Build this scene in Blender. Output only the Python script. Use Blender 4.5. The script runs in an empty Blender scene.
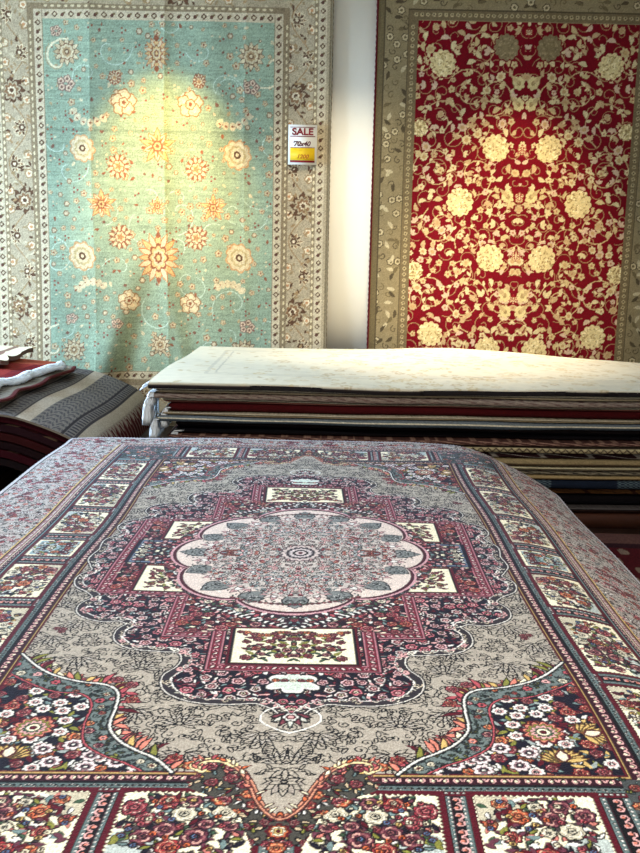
import bpy, math, random
import numpy as np
PI = math.pi

# ---------------------------------------------------------------- camera, world, lights, exposure
SC = bpy.context.scene
C = SC.collection
CF, CH = 950.0, 1.65
PITCH = math.atan((426.5 - 243) / CF)
cam_d = bpy.data.cameras.new('camera'); cam = bpy.data.objects.new('camera', cam_d); C.objects.link(cam)
cam_d.sensor_fit = 'HORIZONTAL'; cam_d.sensor_width = 36; cam_d.lens = CF / 640 * 36; cam_d.clip_start = 0.05
from mathutils import Matrix, Vector
cam.matrix_world = Matrix.Translation((0, 0, CH)) @ Matrix.Rotation(PI / 2 - PITCH, 4, 'X') @ Matrix.Rotation(math.radians(1.2), 4, 'Z')
SC.camera = cam
w = bpy.data.worlds.new('world'); SC.world = w; w.use_nodes = True
w.node_tree.nodes['Background'].inputs[0].default_value = (1.0, 0.97, 0.93, 1)
w.node_tree.nodes['Background'].inputs[1].default_value = 0.40
SC.view_settings.view_transform = 'Standard'; SC.view_settings.look = 'None'
SC.view_settings.gamma = 1; SC.view_settings.use_curve_mapping = False
SC.view_settings.exposure = 1.0

def light(name, typ, loc, target, energy, col, **kw):
    d = bpy.data.lights.new(name, typ); o = bpy.data.objects.new(name, d); C.objects.link(o)
    d.energy = energy; d.color = col; o.location = loc
    o.rotation_euler = (Vector(target) - Vector(loc)).to_track_quat('-Z', 'Y').to_euler()
    for k, v in kw.items(): setattr(d, k, v)
    return o
light('window_daylight', 'AREA', (-4.5, 6.0, 1.75), (-1.0, 5.6, 0.8), 280, (0.50, 0.72, 1.0), shape='RECTANGLE', size=1.7, size_y=1.9)
light('spot_left_rug', 'SPOT', (-1.2, 6.2, 3.72), (-1.25, 7.6, 2.08), 400, (1.0, 0.72, 0.25), spot_size=math.radians(43), spot_blend=1.0, shadow_soft_size=0.04)
light('spot_right_rug', 'SPOT', (1.42, 6.3, 3.72), (1.46, 7.6, 1.42), 185, (1.0, 0.82, 0.52), spot_size=math.radians(50), spot_blend=0.9, shadow_soft_size=0.04)
light('spot_stack', 'SPOT', (1.0, 6.2, 3.72), (1.05, 6.9, 0.8), 230, (1.0, 0.90, 0.74), spot_size=math.radians(60), spot_blend=1.0, shadow_soft_size=0.05)
light('spot_gap', 'SPOT', (0.2, 5.6, 3.72), (0.2, 7.6, 1.15), 130, (1.0, 0.90, 0.70), spot_size=math.radians(60), spot_blend=1.0, shadow_soft_size=0.05)
light('spot_table', 'SPOT', (0.1, 1.2, 3.72), (0.0, 2.5, 0.55), 265, (1.0, 0.95, 0.87), spot_size=math.radians(95), spot_blend=0.8, shadow_soft_size=0.08)

# ---------------------------------------------------------------- pixel helpers (measuring the room from the camera)
def ray(px, py):
    x = (px - 320) / CF; y = -(py - 426.5) / CF
    r = math.radians(1.2); c, s = math.cos(r), math.sin(r)
    x, y = c * x - s * y, s * x + c * y
    return (x, math.cos(PITCH) + math.sin(PITCH) * y, -math.sin(PITCH) + math.cos(PITCH) * y)
def wallpt(px, py, Y=7.58):
    d = ray(px, py); t = Y / d[1]; return d[0] * t, CH + d[2] * t

# ---------------------------------------------------------------- materials
def new_mat(name, col=None, rough=0.9, sheen=0.0, bump=0.0, bscale=300, attr=False, mott=0.0, emit=None, spec=0.3, sheen_t=(1, 1, 1, 1)):
    m = bpy.data.materials.new(name); m.use_nodes = True
    nt = m.node_tree; b = nt.nodes['Principled BSDF']
    b.inputs['Roughness'].default_value = rough
    b.inputs['Specular IOR Level'].default_value = spec
    if sheen:
        b.inputs['Sheen Weight'].default_value = sheen; b.inputs['Sheen Roughness'].default_value = 0.4
        b.inputs['Sheen Tint'].default_value = sheen_t
    tc = nt.nodes.new('ShaderNodeTexCoord')
    src = None
    if attr:
        a = nt.nodes.new('ShaderNodeAttribute'); a.attribute_name = 'Col'; src = a.outputs['Color']
    else:
        rgb = nt.nodes.new('ShaderNodeRGB'); rgb.outputs[0].default_value = tuple((v / 255) ** 2.2 for v in col) + (1,); src = rgb.outputs[0]
    if mott:
        n = nt.nodes.new('ShaderNodeTexNoise'); n.inputs['Scale'].default_value = 14; n.inputs['Detail'].default_value = 6
        nt.links.new(tc.outputs['Object'], n.inputs['Vector'])
        mr = nt.nodes.new('ShaderNodeMapRange'); mr.inputs[3].default_value = 1 - mott; mr.inputs[4].default_value = 1 + mott
        nt.links.new(n.outputs['Fac'], mr.inputs[0])
        mx = nt.nodes.new('ShaderNodeVectorMath'); mx.operation = 'SCALE'
        nt.links.new(src, mx.inputs[0]); nt.links.new(mr.outputs[0], mx.inputs['Scale']); src = mx.outputs[0]
    nt.links.new(src, b.inputs['Base Color'])
    if bump:
        n = nt.nodes.new('ShaderNodeTexNoise'); n.inputs['Scale'].default_value = bscale; n.inputs['Detail'].default_value = 3
        nt.links.new(tc.outputs['Object'], n.inputs['Vector'])
        bp = nt.nodes.new('ShaderNodeBump'); bp.inputs['Strength'].default_value = bump; bp.inputs['Distance'].default_value = 0.004
        nt.links.new(n.outputs['Fac'], bp.inputs['Height']); nt.links.new(bp.outputs[0], b.inputs['Normal'])
    return m
M_PILE = new_mat('woven_pile', attr=True, rough=0.85, sheen=0.08, bump=0.5, bscale=260, mott=0.05, spec=0.12, sheen_t=(0.78, 0.84, 1, 1))
M_HANG = new_mat('woven_wool', attr=True, rough=0.9, sheen=0.1, bump=0.35, bscale=160, mott=0.10, spec=0.1)
M_STACK = new_mat('folded_wool', attr=True, rough=0.95, bump=0.4, bscale=120, mott=0.12, spec=0.05)
M_FRINGE = new_mat('cotton_fringe', (222, 226, 228), 0.9)
M_WALL = new_mat('painted_wall', (246, 238, 220), 0.85, bump=0.1, bscale=60, mott=0.015)
M_CEIL = new_mat('ceiling_paint', (220, 218, 212), 0.9, bump=0.05)
M_WOOD = new_mat('brown_wood', (66, 36, 22), 0.6, bump=0.2, bscale=40, mott=0.2)
M_FLOOR = new_mat('floor_boards', (62, 38, 26), 0.5, bump=0.1, bscale=30, mott=0.2)
M_FRAME = new_mat('window_frame_paint', (235, 235, 232), 0.5)

# ---------------------------------------------------------------- painter: draws woven designs into an array
class Cv:
    def __init__(s, x0, y0, x1, y1, res, col):
        s.x0, s.y0, s.res = x0, y0, res
        s.W = int(round((x1 - x0) / res)); s.H = int(round((y1 - y0) / res))
        s.a = np.empty((s.H, s.W, 3), np.float32); s.a[:] = col
        s.xs = (x0 + (np.arange(s.W) + .5) * res).astype(np.float32)
        s.ys = (y0 + (np.arange(s.H) + .5) * res).astype(np.float32)
        s.clip = None
    def box(s, xa, ya, xb, yb):
        i0 = max(0, int((xa - s.x0) / s.res)); i1 = min(s.W, int((xb - s.x0) / s.res) + 2)
        j0 = max(0, int((ya - s.y0) / s.res)); j1 = min(s.H, int((yb - s.y0) / s.res) + 2)
        if i0 >= i1 or j0 >= j1: return None
        return i0, i1, j0, j1
    def put(s, b, m, col):
        i0, i1, j0, j1 = b
        if s.clip is not None: m = m & s.clip[j0:j1, i0:i1]
        s.a[j0:j1, i0:i1][m] = col
    def rect(s, xa, ya, xb, yb, col):
        b = s.box(xa, ya, xb, yb)
        if b is None: return
        X = s.xs[None, b[0]:b[1]]; Y = s.ys[b[2]:b[3], None]
        s.put(b, (X >= xa) & (X < xb) & (Y >= ya) & (Y < yb), col)
    def frame(s, xa, ya, xb, yb, t, col):
        s.rect(xa, ya, xb, ya + t, col); s.rect(xa, yb - t, xb, yb, col)
        s.rect(xa, ya, xa + t, yb, col); s.rect(xb - t, ya, xb, yb, col)
    def pmask(s, pts):
        p = np.array(pts, np.float32)
        b = s.box(p[:, 0].min(), p[:, 1].min(), p[:, 0].max(), p[:, 1].max())
        if b is None: return None, None
        X = s.xs[None, b[0]:b[1]]; Y = s.ys[b[2]:b[3], None]
        m = np.zeros((b[3] - b[2], b[1] - b[0]), bool)
        q = np.roll(p, -1, 0)
        for (ax, ay), (bx, by) in zip(p, q):
            if ay == by: continue
            c = (ay > Y) != (by > Y)
            m ^= c & (X < (bx - ax) * (Y - ay) / (by - ay) + ax)
        return b, m
    def poly(s, pts, col):
        b, m = s.pmask(pts)
        if b is not None: s.put(b, m, col)
    def full(s, pts):
        f = np.zeros((s.H, s.W), bool); b, m = s.pmask(pts)
        if b is not None: f[b[2]:b[3], b[0]:b[1]] = m
        return f
    def line(s, pts, w, col, closed=False):
        n = len(pts); h = w / 2
        for k in range(n if closed else n - 1):
            (ax, ay), (bx, by) = pts[k], pts[(k + 1) % n]
            b = s.box(min(ax, bx) - h, min(ay, by) - h, max(ax, bx) + h, max(ay, by) + h)
            if b is None: continue
            X = s.xs[None, b[0]:b[1]] - ax; Y = s.ys[b[2]:b[3], None] - ay
            dx, dy = bx - ax, by - ay; L = dx * dx + dy * dy + 1e-12
            t = np.clip((X * dx + Y * dy) / L, 0, 1)
            s.put(b, (X - t * dx) ** 2 + (Y - t * dy) ** 2 < h * h, col)
    def loc(s, x, y, r, rot=0):
        b = s.box(x - r, y - r, x + r, y + r)
        if b is None: return None, None, None
        X = s.xs[None, b[0]:b[1]] - x; Y = s.ys[b[2]:b[3], None] - y
        c, q = math.cos(rot), math.sin(rot)
        return b, X * c + Y * q, -X * q + Y * c
    def ell(s, x, y, a, bb, rot, col):
        b, X, Y = s.loc(x, y, max(a, bb), rot)
        if b is not None: s.put(b, (X / a) ** 2 + (Y / bb) ** 2 < 1, col)
    def flower(s, x, y, r, n, cols, rot=0, depth=.22, asp=1.0, radii=None):
        """cols outer to inner, each a scalloped ring"""
        b, X, Y = s.loc(x, y, r * 1.05 * max(1, asp), rot)
        if b is None: return
        Y = Y / asp
        rho = np.sqrt(X * X + Y * Y); th = np.arctan2(Y, X)
        sc = 1 - depth + depth * np.abs(np.cos(n * th / 2))
        k = len(cols)
        for i, c in enumerate(cols):
            f = radii[i] if radii else (1 - i / k)
            s.put(b, rho < r * f * (sc if f > .3 else 1), c)
    def leaf(s, x, y, L, W, rot, col, out=None, vein=None, curve=0.0, ow=None):
        """starts at (x, y) and points along rot"""
        cx, cy = x + math.cos(rot) * L / 2, y + math.sin(rot) * L / 2
        b, X, Y = s.loc(cx, cy, L * .62, rot)
        if b is None: return
        t = np.clip(X / L + .5, 0, 1)
        Yc = Y - curve * L * (t * t - t) * -1
        h = W * .5 * np.sin(PI * t ** .8)
        ins = (X > -L / 2) & (X < L / 2)
        if out is not None:
            s.put(b, ins & (np.abs(Yc) < h), out); h = h - (ow or max(s.res * .9, W * .14))
        if col is not None: s.put(b, ins & (np.abs(Yc) < h), col)
        if vein is not None: s.put(b, ins & (np.abs(Yc) < max(s.res * .5, W * .06)) & (t > .15) & (t < .8), vein)
    def palmette(s, x, y, r, rot, cols, n=7, line=None, ow=None):
        for k in range(n):
            a = rot + (k - (n - 1) / 2) * (PI * 1.15 / (n - 1))
            s.leaf(x, y, r * (1 - .25 * abs(k - (n - 1) / 2) / n * 2), r * .38, a, cols[k % 2], line, ow=ow)
        s.leaf(x, y, r * .62, r * .42, rot, cols[-1], line, ow=ow)
        s.flower(x, y, r * .2, 5, [line if line is not None else cols[0], cols[-1]])
    def spiral(s, x, y, r, a0, turns, w, col, sgn=1, leafc=None, ll=.02):
        n = int(14 * turns) + 3; pts = []
        for k in range(n):
            t = k / (n - 1); a = a0 + sgn * turns * 2 * PI * t; q = r * (1 - .85 * t)
            pts.append((x + q * math.cos(a), y + q * math.sin(a)))
        s.line(pts, w, col)
        if leafc is not None:
            for k in range(1, n - 1, 2):
                dx = pts[k + 1][0] - pts[k][0]; dy = pts[k + 1][1] - pts[k][1]
                s.leaf(*pts[k], ll, ll * .5, math.atan2(dy, dx) - sgn * .9 * (1 if k % 4 == 1 else -1), leafc, curve=.3)
        return pts
    def rose(s, x, y, r, c, R):
        dk, md, lt, hi = c
        s.flower(x, y, r, 7, [dk, md], R.random() * 6, .18, radii=[1, .88])
        for k in range(6):
            a = k * PI / 3 + R.random() * .4
            s.ell(x + r * .5 * math.cos(a), y + r * .5 * math.sin(a), r * .32, r * .22, a + PI / 2, lt if k % 2 else hi)
            s.ell(x + r * .42 * math.cos(a), y + r * .42 * math.sin(a), r * .2, r * .14, a + PI / 2, md)
        s.flower(x, y, r * .38, 5, [dk, lt, dk], R.random() * 6, radii=[1, .75, .35])

def darts(R, xa, ya, xb, yb, d, tries=14):
    cell = d / 1.4142; g = {}; out = []
    n = int((xb - xa) * (yb - ya) / (d * d) * tries)
    for _ in range(n):
        x = R.uniform(xa, xb); y = R.uniform(ya, yb); i, j = int(x / cell), int(y / cell); ok = True
        for di in (-2, -1, 0, 1, 2):
            for dj in (-2, -1, 0, 1, 2):
                q = g.get((i + di, j + dj))
                if q and (q[0] - x) ** 2 + (q[1] - y) ** 2 < d * d: ok = False; break
            if not ok: break
        if ok: g[(i, j)] = (x, y); out.append((x, y))
    return out
def smooth_closed(pts, n=6, closed=True):
    """Catmull-Rom through the points"""
    out = []; N = len(pts)
    for i in range(N if closed else N - 1):
        if closed: p = [pts[(i + k - 1) % N] for k in range(4)]
        else: p = [pts[max(0, min(N - 1, i + k - 1))] for k in range(4)]
        for k in range(n):
            t = k / n
            out.append(tuple(.5 * ((2 * p[1][c]) + (-p[0][c] + p[2][c]) * t + (2 * p[0][c] - 5 * p[1][c] + 4 * p[2][c] - p[3][c]) * t * t + (-p[0][c] + 3 * p[1][c] - 3 * p[2][c] + p[3][c]) * t ** 3) for c in (0, 1)))
    if not closed: out.append(tuple(pts[-1]))
    return out

# ---------------------------------------------------------------- mesh builders
def tag(o, label=None, cat=None, group=None, kind=None):
    if label: o['label'] = label
    if cat: o['category'] = cat
    if group: o['group'] = group
    if kind: o['kind'] = kind
    return o
def raw_mesh(name, V, F, mat, parent=None, col=None, smooth=True):
    """V (n,3), F list of quad arrays (m,4)"""
    me = bpy.data.meshes.new(name)
    V = np.ascontiguousarray(V, np.float32); F = np.ascontiguousarray(F, np.int32)
    me.vertices.add(len(V)); me.vertices.foreach_set('co', V.ravel())
    me.loops.add(F.size); me.loops.foreach_set('vertex_index', F.ravel())
    me.polygons.add(len(F)); me.polygons.foreach_set('loop_start', np.arange(0, F.size, F.shape[1], dtype=np.int32))
    if smooth: me.polygons.foreach_set('use_smooth', np.ones(len(F), bool))
    me.update(calc_edges=True)
    if col is not None:
        ca = me.color_attributes.new('Col', 'BYTE_COLOR', 'POINT')
        c = np.ones((len(V), 4), np.float32); c[:, :3] = np.clip(col, 0, 255) / 255
        ca.data.foreach_set('color_srgb', c.ravel())
    me.materials.append(mat)
    o = bpy.data.objects.new(name, me); C.objects.link(o)
    if parent: o.parent = parent
    return o
def gridF(H, W, off=0, flip=False, wrap=False):
    i = np.arange(H if wrap else H - 1)[:, None]; j = np.arange(W - 1)[None]
    a = off + i * W + j; b = a + 1; i2 = (i + 1) % H
    d = off + i2 * W + j; c = d + 1
    F = np.stack([a, b, c, d], -1).reshape(-1, 4)
    return F[:, ::-1] if flip else F
def sheet(name, P, colr, thick, nrm, mat, edge=(120, 110, 100), parent=None):
    """P (H,W,3): upper surface of a rug with real thickness along -nrm; coarse backing, closed rim"""
    H, W = P.shape[:2]; nrm = np.array(nrm, np.float32)
    V = [P.reshape(-1, 3)]; Cc = [colr.reshape(-1, 3)]; F = [gridF(H, W)]; off = H * W
    ci = np.unique(np.linspace(0, H - 1, 60).astype(int)); cj = np.unique(np.linspace(0, W - 1, 60).astype(int))
    B = P[np.ix_(ci, cj)] - nrm * thick
    V.append(B.reshape(-1, 3)); Cc.append(np.tile(edge, (B.shape[0] * B.shape[1], 1))); F.append(gridF(B.shape[0], B.shape[1], off, True)); off += B.shape[0] * B.shape[1]
    idx = np.concatenate([np.arange(W), (np.arange(1, H) * W + W - 1), ((H - 1) * W + np.arange(W - 2, -1, -1)), np.arange(H - 2, 0, -1) * W])
    rim = P.reshape(-1, 3)[idx]; n = len(idx)
    rr = np.concatenate([rim, rim - nrm * thick]); V.append(rr); Cc.append(np.tile(edge, (2 * n, 1)))
    k = np.arange(n); k2 = (k + 1) % n
    F.append(np.stack([off + k2, off + k, off + n + k, off + n + k2], -1))
    return raw_mesh(name, np.concatenate(V), np.concatenate(F), mat, parent, np.concatenate(Cc))
def boxes(name, bs, mat, parent=None):
    V = []; F = []
    for (x0, y0, z0, x1, y1, z1) in bs:
        o = len(V)
        V += [(x0, y0, z0), (x1, y0, z0), (x1, y1, z0), (x0, y1, z0), (x0, y0, z1), (x1, y0, z1), (x1, y1, z1), (x0, y1, z1)]
        F += [[o + i for i in q] for q in ((0, 3, 2, 1), (4, 5, 6, 7), (0, 1, 5, 4), (1, 2, 6, 5), (2, 3, 7, 6), (3, 0, 4, 7))]
    return raw_mesh(name, V, F, mat, parent, smooth=False)
def strands(name, S, rad, mat, parent=None):
    """S: list of polylines (3d) -> 4 sided twisted cords"""
    V = []; F = []
    for pl in S:
        base = len(V)
        for k, p in enumerate(pl):
            r = rad * (1.25 if k % 2 else .8)
            V += [(p[0] + r, p[1], p[2] + r * .3), (p[0], p[1] + r, p[2] + r), (p[0] - r, p[1], p[2] - r * .3), (p[0], p[1] - r, p[2] - r)]
        for k in range(len(pl) - 1):
            for q in range(4):
                a = base + 4 * k + q; b = base + 4 * k + (q + 1) % 4
                F.append([a, b, b + 4, a + 4])
        F.append([base, base + 3, base + 2, base + 1]); e = base + 4 * (len(pl) - 1); F.append([e, e + 1, e + 2, e + 3])
    return raw_mesh(name, V, F, mat, parent)
def wob(x, seed, amp, sc=1.0):
    r = np.random.RandomState(seed); y = 0 * x
    for k in range(5):
        fq = (k + 1) * 1.3 * sc * r.uniform(.7, 1.3); y = y + np.sin(x * fq + r.uniform(0, 6.28)) / (k + 1)
    return y * amp

def bound_edge(P, off, rad, mat, parent, label=None):
    H, W = P.shape[:2]; st = 4
    j = list(range(0, W, st)); i = list(range(0, H, st)); off = np.array(off)
    ring = [P[0, k] for k in j] + [P[k, W - 1] for k in i] + [P[H - 1, k] for k in reversed(j)] + [P[k, 0] for k in reversed(i)]
    S = [[tuple(p + off) for p in ring]]
    o = strands('bound_edge', S, rad, mat, parent)
    if label: o['label'] = label
M_BIND = new_mat('overcast_binding', (176, 170, 182), .9, bump=.3, bscale=400)
M_BINDR = new_mat('red_binding', (78, 10, 20), .9, bump=.3, bscale=400)
M_BINDT = new_mat('tan_binding', (120, 108, 84), .9, bump=.3, bscale=400)
# ---------------------------------------------------------------- the room
def structure(o): o['kind'] = 'structure'; return o
structure(boxes('floor', [(-4.2, -1.5, -.1, 4.2, 7.9, 0)], M_FLOOR))
structure(boxes('ceiling', [(-4.2, -1.5, 3.9, 4.2, 7.9, 4.0)], M_CEIL))
structure(boxes('wall_back', [(-4.2, 7.64, 0, 4.2, 7.9, 3.9)], M_WALL))
structure(boxes('wall_right', [(4.2, -1.5, 0, 4.3, 7.9, 3.9)], M_WALL))
structure(boxes('wall_left', [(-4.3, -1.5, 0, -4.2, 5.1, 3.9), (-4.3, 6.9, 0, -4.2, 7.9, 3.9), (-4.3, 5.1, 0, -4.2, 6.9, .75), (-4.3, 5.1, 2.75, -4.2, 6.9, 3.9)], M_WALL))
wf = structure(boxes('window_1', [(-4.29, 5.1, .75, -4.21, 5.15, 2.75), (-4.29, 6.85, .75, -4.21, 6.9, 2.75), (-4.29, 5.15, .75, -4.21, 6.85, .8), (-4.29, 5.15, 2.7, -4.21, 6.85, 2.75), (-4.27, 5.98, .8, -4.23, 6.02, 2.7)], M_FRAME))

# ================================================================ main rug on the display pile
CR = np.array
NAVY = (24, 20, 34); BURG = (84, 16, 30); ROSE = (176, 82, 90); SALM = (214, 130, 112); CREAM = (236, 226, 196); GREY = (168, 159, 146)
TEAL = (112, 134, 134); GOLD = (204, 172, 106); OLIV = (128, 128, 58); BLACK = (20, 18, 20); PINK = (206, 158, 156); BLUE = (92, 112, 148); WHITE = (226, 222, 216)
GRN = (60, 84, 62); ORNG = (206, 106, 66); PURP = (98, 52, 66)
ROSES = [((60, 16, 24), (168, 56, 60), (206, 116, 100), (232, 178, 150)), ((64, 20, 32), (150, 50, 66), (196, 108, 112), (228, 176, 166)),
         ((84, 32, 24), (188, 88, 60), (216, 136, 96), (238, 194, 146)), ((34, 16, 28), (92, 44, 58), (140, 84, 88), (196, 150, 140)),
         ((40, 40, 36), (186, 178, 156), (220, 212, 190), (242, 236, 218))]

def floral(cv, R, xa, ya, xb, yb, d, cols, size, leaves=(GRN, OLIV, TEAL), kinds='rfl', ol=None):
    for (x, y) in darts(R, xa, ya, xb, yb, d):
        k = R.choice(kinds); s = size * R.uniform(.75, 1.25)
        if k == 'r': cv.rose(x, y, s, R.choice(ROSES), R)
        elif k == 'f':
            c = R.choice(cols); c2 = R.choice(cols)
            cv.flower(x, y, s, R.choice((5, 6, 8)), [ol or BURG, c, c2, ol or BURG], R.random() * 6, .3, radii=[1.1, .92, .5, .24])
        elif k == 'c':
            cv.spiral(x, y, s * 1.1, R.random() * 6, 1.2, s * .22, R.choice(cols), R.choice((-1, 1)))
        else:
            a = R.random() * 6.28
            for q in range(3):
                cv.leaf(x, y, s * 1.6, s * .7, a + (q - 1) * .8, R.choice(leaves), ol, curve=.25)

def make_main_design():
    R = random.Random(5)
    UW, VW, res = 1.34, 1.97, 0.0022
    cv = Cv(0, 0, UW, VW, res, GREY)
    FU, FV = .715, 1.435                       # field
    # ---- outer border: pale ground thick with small flowers
    cv.rect(0, 0, UW, VW, (176, 166, 158))
    for (x, y) in darts(R, 0, 0, UW, VW, .0175):
        if x > 1.0 or y > 1.76:
            k = R.random()
            if k < .36: cv.flower(x, y, R.uniform(.009, .016), R.choice((5, 6)), [R.choice((BURG, NAVY, PURP)), R.choice((ROSE, PINK, SALM, WHITE)), BURG], R.random() * 6, radii=[1.1, .85, .35])
            elif k < .7: cv.leaf(x, y, R.uniform(.018, .034), .011, R.random() * 6.28, R.choice((WHITE, (120, 112, 110), TEAL, BLACK)), BLACK, curve=.3)
            else: cv.spiral(x, y, R.uniform(.009, .016), R.random() * 6, 1.3, .003, R.choice((BLACK, BURG, NAVY)), R.choice((1, -1)))
    for k in range(7):                         # red clusters in outer border
        for (x, y) in ((1.17, .1 + k * .29), (.12 + k * .29, 1.87)):
            for q in range(6): cv.rose(x + R.gauss(0, .035), y + R.gauss(0, .04), R.uniform(.014, .022), ROSES[R.choice((0, 1, 1))], R)
    cv.frame(-1, -1, UW, VW, .018, (186, 178, 176)); cv.frame(-1, -1, UW - .018, VW - .018, .006, BLACK)
    # ---- panel band with guards
    PU0, PU1, PV0, PV1 = .795, .955, 1.515, 1.725
    OU, OV = 1.03, 1.80
    def guard(x0, y0, x1, y1, seq):           # nested rect outlines from outside in
        for t, c in seq:
            cv.frame(x0, y0, x1, y1, t, c)
            x1 -= t; y1 -= t
    cv.rect(0, 0, OU, OV, NAVY)
    def chain(xa, ya, xb, yb, step, r, c, c2=None):
        L = math.hypot(xb - xa, yb - ya); n = int(L / step)
        for k in range(n):
            t = (k + .5) / n; x, y = xa + (xb - xa) * t, ya + (yb - ya) * t; a = math.atan2(yb - ya, xb - xa)
            cv.spiral(x, y, r, a + (k % 2) * PI, 1.0, r * .34, c, 1 if k % 2 else -1)
            if c2 is not None: cv.ell(x, y, r * .4, r * .4, 0, c2)
    def dots(xa, ya, xb, yb, step, r, c):
        L = math.hypot(xb - xa, yb - ya); n = int(L / step)
        for k in range(n):
            t = (k + .5) / n; cv.ell(xa + (xb - xa) * t, ya + (yb - ya) * t, r, r * .8, 0, c)
    # outer guard
    guard(-1, -1, OU, OV, [(.007, GOLD), (.004, BLACK), (.02, (150, 96, 100)), (.004, CREAM), (.018, NAVY), (.006, TEAL), (.01, BURG)])
    dots(1.008, 0, 1.008, OV, .016, .0055, WHITE); dots(0, 1.778, OU, 1.778, .016, .0055, WHITE)
    chain(.985, 0, .985, 1.76, .02, .0075, PINK); chain(0, 1.755, 1.0, 1.755, .02, .0075, PINK)
    # inner guard
    cv.rect(0, 0, PU0, PV0, BURG); cv.rect(0, 0, PU0 - .014, PV0 - .014, (92, 108, 108)); cv.rect(0, 0, PU0 - .032, PV0 - .032, BLACK)
    cv.rect(0, 0, PU0 - .04, PV0 - .04, (52, 18, 30)); cv.rect(0, 0, FU + .012, FV + .012, (176, 146, 92)); cv.rect(0, 0, FU + .006, FV + .006, BURG)
    for kk in range(240):
        a_ = kk * .0063
        cv.ell(.772 + .005 * math.sin(kk * .9), a_, .0022, .0022, 0, (200, 196, 190)); cv.ell(a_ if a_ < PU0 else -9, 1.492 + .005 * math.sin(kk * .9), .0022, .0022, 0, (200, 196, 190))
    dots(.784, 0, .784, PV0, .012, .0035, WHITE); dots(0, 1.505, PU0, 1.505, .012, .0035, WHITE)
    dots(.770, 0, .770, PV0, .014, .003, BLACK); dots(0, 1.490, PU0, 1.490, .014, .003, BLACK)
    chain(.741, 0, .741, 1.46, .024, .0105, PINK, CREAM); chain(0, 1.461, .741, 1.461, .024, .0105, PINK, CREAM)
    # panels
    def panel(x0, y0, x1, y1, small=False, oct_=None):
        cv.rect(x0 - .016, y0 - .016, x1 + .016, y1 + .016, BURG)
        c = .03 if oct_ else 0
        pts = [(x0, y0), (x1, y0), (x1, y1), (x0, y1)] if not oct_ else [(x0 + .05, y0), (x1, y0), (x1, y1), (x0, y1), (x0, y0 + .05)]
        cv.poly(pts, CREAM)
        cv.clip = cv.full(pts)
        cx, cy = (x0 + x1) / 2, (y0 + y1) / 2; rx, ry = (x1 - x0) / 2, (y1 - y0) / 2
        if small: cv.rect(x0 + .01, y0 + .01, x1 - .01, y1 - .01, (150, 172, 174))
        else:
            cv.ell(x1 - rx * .3, y1 - ry * .3, rx * .5, ry * .5, 0, (176, 186, 182)); cv.ell(x0 + rx * .3, y0 + ry * .3, rx * .5, ry * .5, 0, (190, 182, 160))
        for (x, y) in darts(R, x0 + .012, y0 + .012, x1 - .012, y1 - .012, .0115):
            if ((x - cx) / rx) ** 4 + ((y - cy) / ry) ** 4 < .62:
                a = R.random() * 6.28
                cv.leaf(x, y, .03, .013, a, R.choice((GRN, OLIV, PURP, PURP, NAVY, TEAL, BURG, (70, 60, 62), WHITE, (196, 120, 110))), R.choice((None, BLACK)), curve=.3)
        for (x, y) in darts(R, x0 + .018, y0 + .018, x1 - .018, y1 - .018, .042):
            if ((x - cx) / rx) ** 4 + ((y - cy) / ry) ** 4 < .5:
                cv.rose(x, y, R.uniform(.016, .030) * (.7 if small else 1), R.choice(ROSES), R)
        for (x, y) in darts(R, x0 + .016, y0 + .016, x1 - .016, y1 - .016, .02):
            if R.random() < .5 and ((x - cx) / rx) ** 4 + ((y - cy) / ry) ** 4 < .7:
                cv.flower(x, y, .0075, 5, [R.choice((BURG, BLACK)), R.choice((GOLD, ORNG, CREAM, ROSE, BLUE)), BURG], radii=[1.2, .9, .35])
        cv.clip = None
        for k in range(int((x1 - x0) / .012)): cv.ell(x0 + .006 + k * .012, y0, .004, .003, 0, CREAM); cv.ell(x0 + .006 + k * .012, y1, .004, .003, 0, CREAM)
        for k in range(int((y1 - y0) / .012)): cv.ell(x0, y0 + .006 + k * .012, .003, .004, 0, CREAM); cv.ell(x1, y0 + .006 + k * .012, .003, .004, 0, CREAM)
    def divider(x0, y0, x1, y1, vert):
        cv.rect(x0, y0, x1, y1, (96, 114, 114))
        if vert:                              # runs along y
            m = (x0 + x1) / 2; h = (x1 - x0) / 2
            cv.rect(m - h * .55, y0, m + h * .55, y1, (52, 18, 30)); cv.rect(m - h * .48, y0, m + h * .48, y1, BLACK); chain(m, y0, m, y1, .024, .0115, PINK, SALM)
            dots(x0 + .007, y0, x0 + .007, y1, .013, .0035, WHITE); dots(x1 - .007, y0, x1 - .007, y1, .013, .0035, WHITE)
        else:
            m = (y0 + y1) / 2; h = (y1 - y0) / 2
            cv.rect(x0, m - h * .55, x1, m + h * .55, (52, 18, 30)); cv.rect(x0, m - h * .48, x1, m + h * .48, BLACK); chain(x0, m, x1, m, .024, .0115, PINK, SALM)
            dots(x0, y0 + .007, x1, y0 + .007, .013, .0035, WHITE); dots(x0, y1 - .007, x1, y1 - .007, .013, .0035, WHITE)
    cv.rect(0, PV0, PU1, PV1, TEAL); cv.rect(PU0, 0, PU1, PV1, TEAL)
    hp = [(.048, .311), (.385, .625)]
    vp = [(-.09, .09), (.185, .47), (.56, .93), (1.02, 1.36)]
    divider(-.03, PV0, .03, PV1, True); divider(.327, PV0, .369, PV1, True); divider(.641, PV0, .7, PV1, True)
    for a, b in ((.106, .169), (.486, .544), (.946, 1.004), (1.376, 1.43)): divider(PU0, a, PU1, b, False)
    for a, b in hp: panel(a, PV0, b, PV1, oct_=(a < .1))
    for i, (a, b) in enumerate(vp): panel(PU0, a, PU1, b, small=(i == 0))
    # corner block of the band
    cv.rect(.70, 1.45, PU1, PV1, (70, 74, 74))
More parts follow.
